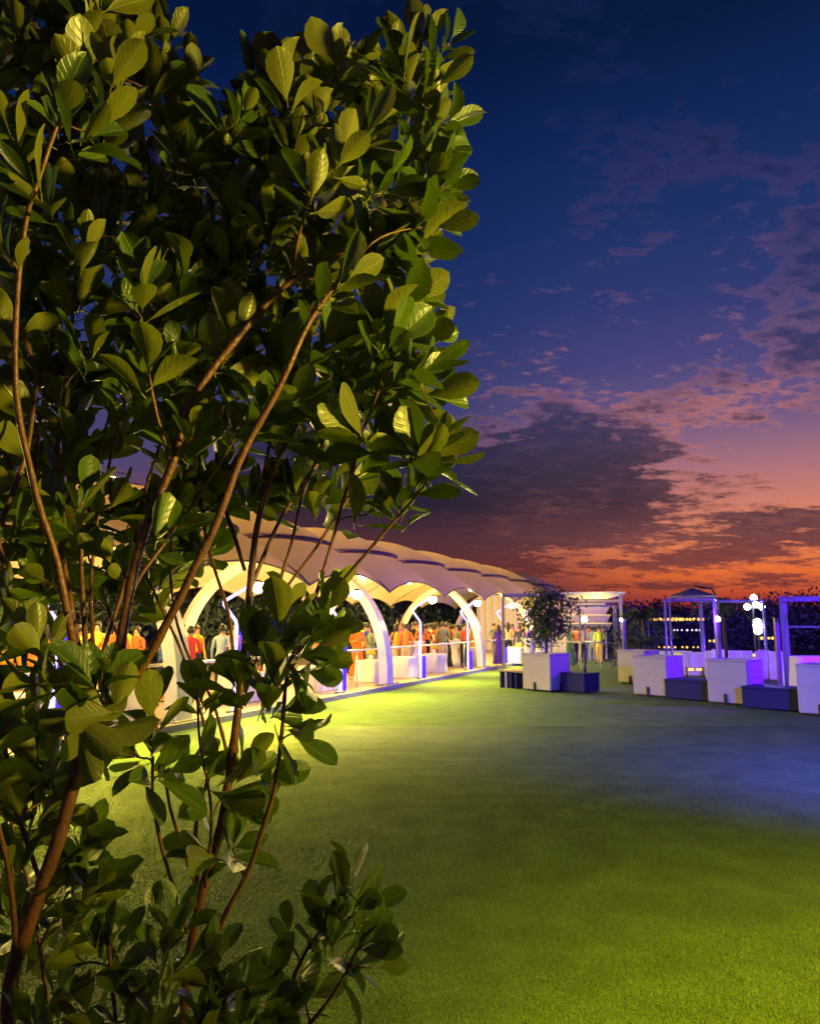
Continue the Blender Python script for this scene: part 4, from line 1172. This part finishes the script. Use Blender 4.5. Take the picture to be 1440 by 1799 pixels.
# ------------------------------------------------------------------ foreground shrub
def leaf_mesh(seed):
    rr = random.Random(seed)
    us = [0.0, 0.10, 0.24, 0.42, 0.60, 0.78, 0.92, 1.0]
    wr = (1.12, 0.90, 1.02, 0.82, 1.08, 0.95, 0.72, 1.14, 0.90)[seed % 9]
    hw = [0.012, 0.045, 0.125, 0.215, 0.262, 0.245, 0.150, 0.012]
    hw = [w*wr for w in hw]
    curl = rr.uniform(-0.30, 0.48); fold = rr.uniform(0.08, 0.55); tw = rr.uniform(-0.6, 0.6); cup = rr.uniform(-0.15, 0.25); wav = rr.uniform(0, 0.012)
    verts = []; uvs = []
    ang = 0
    for i, (u, w) in enumerate(zip(us, hw)):
        y = u; z = -curl*u*u*0.6
        for j, f in enumerate((-1, -0.5, 0, 0.5, 1)):
            x = f*w; zz = z + abs(f)*w*fold - cup*(f*w)**2*2 + wav*sin(u*14 + j*1.3)
            a = tw*(u-0.3)
            verts.append((x*cos(a) - (zz-z)*sin(a), y, z + x*sin(a) + (zz-z)*cos(a))); uvs.append((u, 0.5 + 0.5*f))
    faces = []
    for i in range(len(us)-1):
        for j in range(4):
            a = i*5+j; faces.append((a, a+1, a+6, a+5))
    # petiole
    b = len(verts)
    for (yy, r_) in ((-0.13, 0.014), (0.01, 0.012)):
        for k in range(3):
            verts.append((r_*cos(k*2.094), yy, r_*sin(k*2.094) - 0.004)); uvs.append((0.0, 0.5))
    for k in range(3): faces.append((b+k, b+(k+1)%3, b+3+(k+1)%3, b+3+k))
    return verts, faces, uvs
LEAFDATA = [leaf_mesh(i) for i in range(9)]
LEAFME = []
for vs_, fs_, uv_ in LEAFDATA:
    me = bpy.data.meshes.new('leaf'); me.from_pydata(vs_, [], fs_); me.materials.append(MT['leaf'])
    ul = me.uv_layers.new(name='UVMap')
    for lp in me.loops: ul.data[lp.index].uv = uv_[lp.vertex_index]
    me.polygons.foreach_set('use_smooth', [True]*len(fs_)); me.update()
    LEAFME.append(me)

def catmull(pts, n=6):
    out = []
    P_ = [pts[0]] + list(pts) + [pts[-1]]
    for i in range(1, len(P_)-2):
        p0, p1, p2, p3 = P_[i-1], P_[i], P_[i+1], P_[i+2]
        for k in range(n):
            t = k/n
            out.append(0.5*((2*p1) + (p2-p0)*t + (2*p0-5*p1+4*p2-p3)*t*t + (3*p1-p0-3*p2+p3)*t**3))
    out.append(pts[-1]); return out

SHRUB = {}
for key, base, lab in (('A', P(40, 1990, 1.45), 'large glossy leaved shrub with thick reddish stems filling the left side'),
                       ('B', P(300, 1990, 1.70), 'glossy leaved shrub with a straight trunk rising in the middle of the lawn view'),
                       ('C', P(480, 1990, 1.45), 'low leafy shoots of the shrub at the bottom, reaching right over the lawn')):
    SHRUB[key] = dict(root=tag(empty('evergreen_shrub', (base.x, base.y, 0.90)), lab, 'shrub'), stems=[], leaves=[])
def child(o, key):
    r = SHRUB[key]['root']; o.parent = r; o.matrix_parent_inverse = Matrix.Translation(r.location).inverted()
# stems in photo pixels with distance Y : (key, r0, r1, [(px,py,Y)...])
stems = [
 ('A', 0.022, 0.0045, [(40,1990,1.45),(15,1760,1.45),(60,1600,1.45),(112,1440,1.46),(150,1310,1.47),(200,1195,1.48),(222,1080,1.48),(250,950,1.49),(300,820,1.5),(345,690,1.5),(425,585,1.52),(515,490,1.54),(612,440,1.55),(700,372,1.56)]),
 ('A', 0.0145, 0.005, [(165,1290,1.47),(232,1200,1.46),(300,1080,1.45),(370,940,1.44),(430,790,1.43),(500,660,1.42),(545,560,1.42),(590,500,1.42),(640,440,1.42)]),
 ('A', 0.012, 0.004, [(150,1240,1.47),(128,1130,1.42),(100,990,1.38),(62,860,1.35),(32,720,1.33),(26,600,1.31),(40,430,1.29),(72,300,1.28),(110,200,1.27)]),
 ('A', 0.010, 0.004, [(160,1250,1.49),(140,1140,1.54),(108,960,1.58),(102,780,1.6),(120,640,1.6),(132,520,1.6),(150,430,1.58)]),
 ('A', 0.009, 0.003, [(155,1230,1.5),(150,1120,1.58),(143,1000,1.62),(150,900,1.64),(185,760,1.66),(210,650,1.66)]),
 ('A', 0.007, 0.003, [(165,1150,1.5),(160,1020,1.66),(175,900,1.68),(215,720,1.7),(240,600,1.7)]),
 ('A', 0.009, 0.004, [(10,1000,1.4),(0,930,1.42),(48,790,1.46),(62,660,1.5),(30,560,1.5)]),
 ('A', 0.006, 0.003, [(300,820,1.5),(268,690,1.46),(250,590,1.44),(245,520,1.42)]),
 ('A', 0.006, 0.003, [(510,490,1.54),(528,400,1.5),(545,310,1.47),(560,230,1.46)]),
 ('A', 0.008, 0.004, [(30,1720,1.45),(20,1560,1.40),(0,1450,1.36),(-30,1330,1.34)]),
 ('A', 0.007, 0.003, [(75,1560,1.46),(20,1400,1.5),(0,1350,1.52),(-40,1250,1.52)]),
 ('A', 0.006, 0.003, [(90,1800,1.5),(60,1600,1.52),(20,1440,1.55),(10,1300,1.56)]),
 ('B', 0.019, 0.005, [(300,1990,1.7),(330,1700,1.7),(352,1580,1.7),(388,1450,1.7),(408,1320,1.7),(425,1190,1.7),(437,1040,1.72),(452,930,1.74),(478,830,1.76),(545,710,1.78),(640,600,1.8),(700,540,1.8)]),
 ('B', 0.010, 0.004, [(350,1700,1.66),(400,1600,1.64),(447,1500,1.62),(478,1400,1.6),(492,1320,1.58),(500,1240,1.56),(505,1180,1.55)]),
 ('B', 0.007, 0.003, [(425,1190,1.7),(480,1060,1.7),(510,960,1.7),(535,860,1.7),(570,770,1.7),(590,700,1.7)]),
 ('B', 0.007, 0.003, [(470,1250,1.6),(540,1090,1.62),(580,960,1.64),(612,850,1.66),(640,750,1.66),(690,640,1.66),(740,560,1.66)]),
 ('B', 0.006, 0.0028, [(540,1100,1.62),(620,1000,1.58),(680,930,1.56),(740,860,1.55),(775,800,1.54)]),
 ('B', 0.008, 0.003, [(350,1600,1.72),(345,1450,1.76),(370,1330,1.8),(330,1180,1.84),(280,1060,1.86),(230,960,1.86)]),
 ('B', 0.006, 0.003, [(400,1330,1.72),(372,1230,1.76),(318,1120,1.8),(300,1000,1.82),(310,880,1.84)]),
 ('B', 0.006, 0.003, [(330,1640,1.62),(298,1540,1.6),(272,1430,1.58),(268,1330,1.56),(262,1250,1.55)]),
 ('B', 0.008, 0.003, [(437,1040,1.74),(500,900,1.8),(600,760,1.86),(700,650,1.88),(780,590,1.88)]),
 ('B', 0.008, 0.003, [(452,930,1.74),(480,760,1.86),(560,560,1.9),(650,380,1.9),(720,200,1.88),(730,80,1.86)]),
 ('B', 0.008, 0.003, [(430,1000,1.75),(380,800,1.9),(420,600,1.95),(470,400,1.95),(520,220,1.92),(560,130,1.9)]),
 ('A', 0.009, 0.003, [(150,1260,1.55),(190,1120,1.7),(232,980,1.78),(262,840,1.82),(330,640,1.85),(380,480,1.85)]),
 ('A', 0.008, 0.003, [(140,1260,1.58),(90,1100,1.72),(60,940,1.8),(70,760,1.82),(95,560,1.82),(90,380,1.8)]),
 ('A', 0.007, 0.003, [(215,1080,1.5),(255,1000,1.62),(330,900,1.68),(400,790,1.7),(450,700,1.7)]),
 ('B', 0.007, 0.003, [(420,1230,1.74),(400,1080,1.82),(360,930,1.88),(350,800,1.9),(380,660,1.9)]),
 ('B', 0.006, 0.003, [(440,1120,1.7),(520,1010,1.74),(590,910,1.76),(660,800,1.78),(720,740,1.78)]),
 ('B', 0.007, 0.003, [(352,1580,1.76),(300,1420,1.86),(270,1260,1.9),(200,1100,1.92),(150,960,1.92)]),
 ('B', 0.005, 0.0026, [(360,1560,1.66),(372,1420,1.62),(350,1300,1.6),(345,1190,1.6)]),
 ('C', 0.009, 0.003, [(480,1990,1.45),(500,1850,1.45),(512,1740,1.45),(530,1690,1.44),(570,1620,1.43),(598,1565,1.42)]),
 ('C', 0.006, 0.003, [(510,1840,1.42),(560,1780,1.40),(600,1720,1.38),(640,1640,1.37)]),
 ('C', 0.006, 0.003, [(205,1990,1.4),(205,1850,1.4),(200,1760,1.39),(195,1680,1.38),(190,1620,1.38)]),
 ('C', 0.006, 0.003, [(350,1990,1.38),(380,1860,1.38),(395,1760,1.38),(380,1700,1.36)]),
]
NODES = []          # (pos, dir, key, radius)
for key, r0, r1, pts in stems:
    pw = [P(*q) for q in pts]
    # slight natural wobble
    cv = catmull(pw, 6)
    out = []
    for i, p in enumerate(cv):
        nv = mnoise.noise_vector(p*9.0)*0.0035
        out.append(p + nv)
    n = len(out); r0 *= 0.64; r1 *= 0.75
    rad = [(r0*(1-i/(n-1))**0.8 + r1*(i/(n-1)))*(1 + 0.16*mnoise.noise(p*40.0) + (0.14 if i % 7 == 3 else 0)) for i, p in enumerate(out)]
    mb = MB(); mb.smooth = True; mb.tube(out, rad, 9)
    o = mb.build('stem', MT['bark']); child(o, key)
    for i in range(n//4, n):
        NODES.append((out[i], (out[min(i+1, n-1)] - out[i-1]).normalized(), key, rad[i]))
    SHRUB[key]['stems'].append(out)

LV = []     # leaves: (matrix, key, variant)
def rosette(tip, d, key, n, size, spread=(0.35, 1.15), back=0.07, rr=R):
    d = d.normalized()
    a = Vector((0,0,1)) if abs(d.z) < 0.9 else Vector((1,0,0))
    u = d.cross(a).normalized(); w = d.cross(u)
    ph = rr.uniform(0, 6.28)
    for i in range(n):
        f = i/max(1, n-1)
        ang = ph + i*2.4 + rr.uniform(-0.3, 0.3)
        r_ = u*cos(ang) + w*sin(ang)
        al = spread[0] + (spread[1]-spread[0])*(1-f) + rr.uniform(-0.15, 0.15)
        axis = (d*cos(al) + r_*sin(al)).normalized()
        axis = (axis + Vector((0, 0, 0.12))).normalized()
        nrm = (d - axis*d.dot(axis))
        nrm = (nrm.normalized() + Vector((rr.gauss(0, 0.22), rr.gauss(0, 0.22), rr.gauss(0, 0.22))))
        nrm = (nrm - axis*nrm.dot(axis)).normalized()
        x = axis.cross(nrm).normalized()
        sz = size*rr.uniform(0.62, 1.14)*(0.72 + 0.35*(1-abs(f-0.4)))
        pos = tip - d*back*(1-f) + axis*0.012
        M_ = Matrix(((x.x, axis.x, nrm.x, pos.x), (x.y, axis.y, nrm.y, pos.y), (x.z, axis.z, nrm.z, pos.z), (0,0,0,1))) @ Matrix.Diagonal((sz, sz, sz, 1))
        LV.append((M_, key, rr.randrange(9)))
def grow(px, py, Y, key=None, dpx=None, n=7, size=0.110, maxlen=0.6, spread=(0.35, 1.15)):
    tip = P(px, py, Y)
    best = None
    for (p, d, k, r_) in NODES:
        if key and k != key: continue
        v = tip - p; L = v.length
        if L < 0.03: continue
        cost = L*(1.0 + 1.2*(1 - v.normalized().dot(d)))+ (0.25 if v.z < -0.02 else 0)
        if best is None or cost < best[0]: best = (cost, p, d, k, r_)
    _, p, d, k, r_ = best
    L = (tip - p).length
    v = (tip - p).normalized()
    if dpx:
        q = P(px + dpx[0], py + dpx[1], Y + (dpx[2] if len(dpx) > 2 else 0.0)); de = (q - tip).normalized()
    else:
        de = (v*0.8 + Vector((0, 0, 0.45)) + Vector((R.gauss(0, 0.25), R.gauss(-0.12, 0.25), R.gauss(0, 0.2)))).normalized()
    c1 = p + d*L*0.35; c2 = tip - de*L*0.3
    pts = []
    nn = 8
    for i in range(nn+1):
        t = i/nn
        pts.append(p*(1-t)**3 + c1*3*t*(1-t)**2 + c2*3*t*t*(1-t) + tip*t**3)
    rs = min(r_*0.7, 0.0022 + L*0.006)
    mb = MB(); mb.smooth = True
    mb.tube(pts, [rs*(1-i/nn) + 0.0016*(i/nn) for i in range(nn+1)], 6)
    o = mb.build('twig', MT['bark']); child(o, k)
    rosette(tip, de, k, n, size, spread)
    # a few leaves lower down on long twigs
    if L > 0.2:
        for t in (0.72, 0.5):
            i = int(t*nn); dd = (pts[i+1] - pts[i-1]).normalized()
            rosette(pts[i], dd, k, 2, size*0.9, (0.7, 1.1), 0.02)
    for i in (5, 6, 7): NODES.append((pts[i], (pts[i+1]-pts[i-1]).normalized(), k, rs*0.6))

# hand-placed leaf whorls along the outline of the crown: (px, py, Y, direction in px)
OUT = [
 (735,62,1.62,(10,-60)), (790,75,1.60,(45,-60)), (770,150,1.56,(60,-50)), (790,215,1.55,(60,-40)), (700,120,1.6,(20,-60)),
 (770,265,1.52,(65,-25)), (780,330,1.5,(65,-25)), (765,395,1.5,(70,-15)), (720,430,1.5,(60,-10)), (745,300,1.6,(60,-30)),
 (590,120,1.6,(5,-60)), (540,180,1.6,(-5,-60)), (500,130,1.75,(-10,-60)), (640,110,1.72,(5,-60)), (455,200,1.8,(-15,-60)),
 (600,270,1.42,(20,-50)), (545,330,1.42,(0,-60)), (650,230,1.5,(35,-50)), (680,330,1.46,(50,-30)), (400,270,1.75,(-10,-60)), (420,360,1.6,(-5,-60)),
 (720,530,1.6,(50,-40)), (700,470,1.62,(55,-30)), (735,590,1.6,(60,-10)), (690,600,1.52,(30,-40)), (745,650,1.52,(65,-25)), (770,690,1.62,(40,-10)),
 (740,600,1.72,(40,-50)), (760,790,1.54,(40,-50)), (770,815,1.52,(70,10)), (740,850,1.53,(50,-60)), (700,880,1.62,(-5,-50)), (650,900,1.65,(30,-30)),
 (615,700,1.7,(30,-40)), (640,830,1.72,(40,-30)), (590,800,1.72,(30,-40)), (690,760,1.75,(40,-40)), (620,620,1.7,(30,-50)),
 (110,200,1.27,(10,-60)), (60,330,1.24,(-30,-50)), (165,230,1.32,(50,-60)), (20,240,1.25,(-20,-60)), (200,120,1.5,(10,-60)), (280,150,1.6,(30,-50)),
 (100,110,1.6,(0,-60)), (30,60,1.5,(0,-60)), (240,60,1.65,(20,-60)), (300,60,1.9,(10,-60)), (150,40,1.5,(0,-60)), (310,240,1.65,(20,-60)), (330,130,1.95,(10,-60)),
 (250,520,1.38,(0,-60)), (150,430,1.5,(10,-60)), (0,430,1.25,(-30,-50)), (330,430,1.6,(10,-60)), (262,640,1.40,(5,-50)), (410,450,1.62,(10,-50)), (600,500,1.38,(50,-50)), (470,400,1.55,(0,-60)),
 # lower middle branches
 (505,1080,1.55,(20,-50)), (560,1120,1.54,(60,-30)), (540,1180,1.52,(60,10)), (500,1250,1.54,(60,-20)), (520,1290,1.56,(50,20)), (450,1150,1.6,(-10,-50)), (575,1050,1.6,(30,-50)),
 (560,1150,1.5,(65,0)), (480,1190,1.5,(10,-60)), (410,1200,1.62,(-20,-40)), (350,1220,1.66,(-10,-40)), (265,1250,1.5,(0,-60)), (240,1330,1.52,(-30,-10)), (290,1360,1.55,(40,-10)),
 (170,1215,1.40,(-30,-50)), (180,1190,1.38,(25,-60)), (150,1260,1.38,(-60,10)), (165,1290,1.38,(30,20)), (60,1120,1.34,(-20,-50)), (60,1200,1.36,(-40,-10)), (20,1250,1.36,(-30,-20)),
 (350,1330,1.75,(40,-30)), (400,1400,1.66,(50,20)), (360,1500,1.68,(-30,-10)), (430,1350,1.75,(30,-50)), (480,1370,1.66,(30,-10)), (410,1490,1.64,(20,-20)),
 (60,1330,1.5,(-30,-40)), (120,1380,1.56,(30,-40)), (30,1420,1.5,(-20,-50)), (150,1480,1.6,(30,-40)), (20,1520,1.45,(-20,-40)), (170,1560,1.55,(30,-50)), (110,1560,1.6,(10,-60)),
]
for q in OUT: grow(q[0], q[1], q[2] + R.uniform(-0.02, 0.02), dpx=(q[3][0], q[3][1], R.uniform(-0.05, 0.03)), n=R.choice((6, 7, 8)))
OUTC = [(612,1560,1.41,(0,-60)), (640,1590,1.40,(55,-40)), (560,1625,1.42,(-10,-60)), (640,1660,1.37,(60,-25)), (590,1650,1.42,(20,-60)), (655,1700,1.38,(60,-5)), (505,1650,1.45,(-20,-60)),
 (195,1660,1.38,(-10,-60)), (200,1700,1.36,(50,-30)), (155,1690,1.38,(-50,-10)), (290,1650,1.40,(10,-60)), (270,1600,1.46,(-5,-60)), (330,1700,1.36,(40,-20)), (385,1680,1.36,(10,-60)),
 (420,1740,1.36,(40,-40)), (470,1720,1.40,(20,-60)), (360,1780,1.36,(20,-50)), (280,1770,1.36,(-10,-50)), (220,1790,1.38,(0,-60)), (450,1800,1.38,(40,-40)), (150,1780,1.4,(-20,-60)),
 (100,1740,1.45,(0,-60)), (540,1760,1.42,(50,-30)), (320,1620,1.5,(20,-60)), (420,1820,1.36,(0,-60)), (500,1800,1.4,(20,-60)), (60,1800,1.42,(-20,-60)), (350,1850,1.34,(0,-60)), (250,1850,1.34,(0,-60)), (150,1860,1.36,(0,-60))]
for q in OUTC: grow(q[0], q[1], q[2], key='C', dpx=(q[3][0], q[3][1], R.uniform(-0.05, 0.03)), n=R.choice((5, 6, 7)), size=0.088)

# filling whorls inside the crown
def inside(px, py, poly):
    c_ = False; j_ = len(poly)-1
    for i in range(len(poly)):
        xi, yi = poly[i]; xj, yj = poly[j_]
        if (yi > py) != (yj > py) and px < (xj-xi)*(py-yi)/(yj-yi) + xi: c_ = not c_
        j_ = i
    return c_
CROWN = [(-120,-60),(270,-60),(290,90),(320,200),(360,260),(420,220),(450,130),(560,110),(640,120),(720,90),(770,120),(785,240),(780,330),(770,400),(710,450),(725,520),(740,560),(745,620),(740,680),(700,740),(740,790),(720,840),(650,870),(560,880),(440,900),(-120,900)]
LOWER = [(-120,900),(440,900),(380,960),(300,1000),(260,1080),(120,1110),(130,1250),(120,1400),(170,1560),(110,1700),(-120,1700)]
def fill(poly, cnt, ylo, yhi, bx, mind, rr, **k):
    pts = []; tries = 0
    while len(pts) < cnt and tries < cnt*60:
        tries += 1
        px = rr.uniform(bx[0], bx[1]); py = rr.uniform(bx[2], bx[3]); Y = rr.uniform(ylo, yhi)
        if not inside(px, py, poly): continue
        if any(abs(px-a)**2 + abs(py-b_)**2 + ((Y-c_)*300)**2 < mind*mind for a, b_, c_ in pts): continue
        pts.append((px, py, Y))
    pts.sort(key=lambda q: -q[1])
    for px, py, Y in pts: grow(px, py, Y, **k)
rf = random.Random(21)
fill(CROWN, 230, 1.80, 2.25, (-110, 790, -60, 900), 46, rf, n=9, size=0.120)
fill(CROWN, 120, 1.5, 1.80, (-110, 790, -60, 800), 58, rf, n=8, size=0.118)
fill([(-120,860),(470,860),(430,960),(330,1010),(240,1040),(-120,1060)], 40, 1.75, 2.2, (-110, 470, 860, 1060), 30, rf, n=8, size=0.110)
fill([(-120,860),(420,860),(300,1000),(-120,1060)], 16, 1.4, 1.7, (-110, 420, 860, 1060), 50, rf, n=6, size=0.10)
fill(LOWER, 46, 1.45, 2.0, (-110, 440, 1050, 1700), 52, rf, n=7, size=0.098)

# link the leaves: the 300 nearest of each shrub as parts, the rest as one mass
camp = Vector((0, 0, CAM_Z))
for key in 'ABC':
    mine = [l for l in LV if l[1] == key]
    mine.sort(key=lambda l: (l[0].translation - camp).length)
    for M_, _, v_ in mine[:300]:
        o = bpy.data.objects.new('leaf', LEAFME[v_]); COL.objects.link(o)
        r = SHRUB[key]['root']; o.parent = r
        o.matrix_basis = Matrix.Translation(-r.location) @ M_
    rest = mine[300:]
    if rest:
        V_, F_, U_ = [], [], []
        for M_, _, v_ in rest:
            vs_, fs_, uv_ = LEAFDATA[v_]; b_ = len(V_)
            V_ += [tuple(M_ @ Vector(q)) for q in vs_]; F_ += [tuple(b_+i for i in f) for f in fs_]; U_ += uv_
        me = bpy.data.meshes.new('inner_leaves'); me.from_pydata(V_, [], F_); me.materials.append(MT['leaf'])
        ul = me.uv_layers.new(name='UVMap')
        lv = [0]*len(me.loops); me.loops.foreach_get('vertex_index', lv)
        flat = []
        for q in lv: flat += U_[q]
        ul.data.foreach_set('uv', flat)
        me.polygons.foreach_set('use_smooth', [True]*len(F_)); me.update()
        o = bpy.data.objects.new('inner_leaves', me); COL.objects.link(o); child(o, key); o['kind'] = 'stuff'
    print('shrub', key, len(mine))

# the trough the shrubs grow in, just below the picture
tr = tag(empty('planter_trough', (-0.85, 1.42, 0)), 'long pale planter trough under the glossy leaved shrubs', 'planter')
mb = MB()
for c_, s_ in (((0,-0.43,0.46),(1.9,0.05,0.9)), ((0,0.43,0.46),(1.9,0.05,0.9)), ((-0.925,0,0.46),(0.05,0.81,0.9)), ((0.925,0,0.46),(0.05,0.81,0.9))): mb.box(c_, s_, bevel=0.006)
mb.build('box_wall', MT['planter'], tr)
mb = MB(); mb.box((0,0,0.82), (1.79,0.80,0.12)); mb.build('soil', MT['soil'], tr)

# ------------------------------------------------------------------ lamps just outside the frame (poles stand on the lawn)
def flood(loc, target, power, color, angle, blend, label, size=0.12):
    r = tag(empty('flood_lamp', (loc[0], loc[1], 0)), label, 'floodlight')
    mb = MB(); mb.tube([(0,0.12,0),(0,0.12,loc[2])], 0.035, 8); mb.build('pole', MT['dark_metal'], r)
    mb = MB(); mb.box((0,0.02,loc[2]+0.14), (0.34,0.26,0.06)); mb.build('lamp_housing', MT['dark_metal'], r)
    l = point('flood_light', loc, power, color, size, kind='SPOT', spot_size=radians(angle), spot_blend=blend); aim(l, target)
    return r
flood((2.7, 0.5, 2.7), (-0.15, 1.7, 2.8), 980, (1.0, 0.78, 0.12), 66, 1.0, 'warm flood lamp on a dark pole behind the viewer at right')
flood((2.4, 1.0, 3.3), (2.8, 1.9, 0.0), 5300, (1.0, 0.75, 0.0), 112, 1.0, 'warm flood lamp on a dark pole lighting the near lawn')
flood((6.6, 6.3, 3.2), (7.9, 10.3, 0.0), 10500, (0.06, 0.055, 1.0), 146, 1.0, 'blue violet flood lamp on a dark pole right of the open lawn')
flood((12.5, 17.0, 3.2), (10.0, 19.5, 1.2), 5000, (0.16, 0.0, 1.0), 120, 0.8, 'violet flood lamp on a dark pole lighting the right frames')
for i, (px, Y) in enumerate(((1290, 40), (1360, 38), (1425, 36))):  # small fixtures added to turn the background trees indigo
    b_ = tag(empty('added_uplight', gp(px, Y)), ['added blue ground light before the tree left of the floodlights', 'added blue ground light before the tree right of the floodlights', 'added blue ground light behind the bright violet frame'][i], 'ground light')
    mb = MB(); mb.lathe((0,0,0), [(0.12,0.0),(0.13,0.12),(0.10,0.14)], 12); mb.build('housing', MT['dark_metal'], b_)
    mb = MB(); mb.lathe((0,0,0.142), [(0.09,0.0),(0.09,0.01)], 12); mb.build('lens', MT['led_blue'], b_)
    point('added_tree_light', b_.location + Vector((0,0,0.6)), 2600, (0.12, 0.03, 1.0), 0.15)
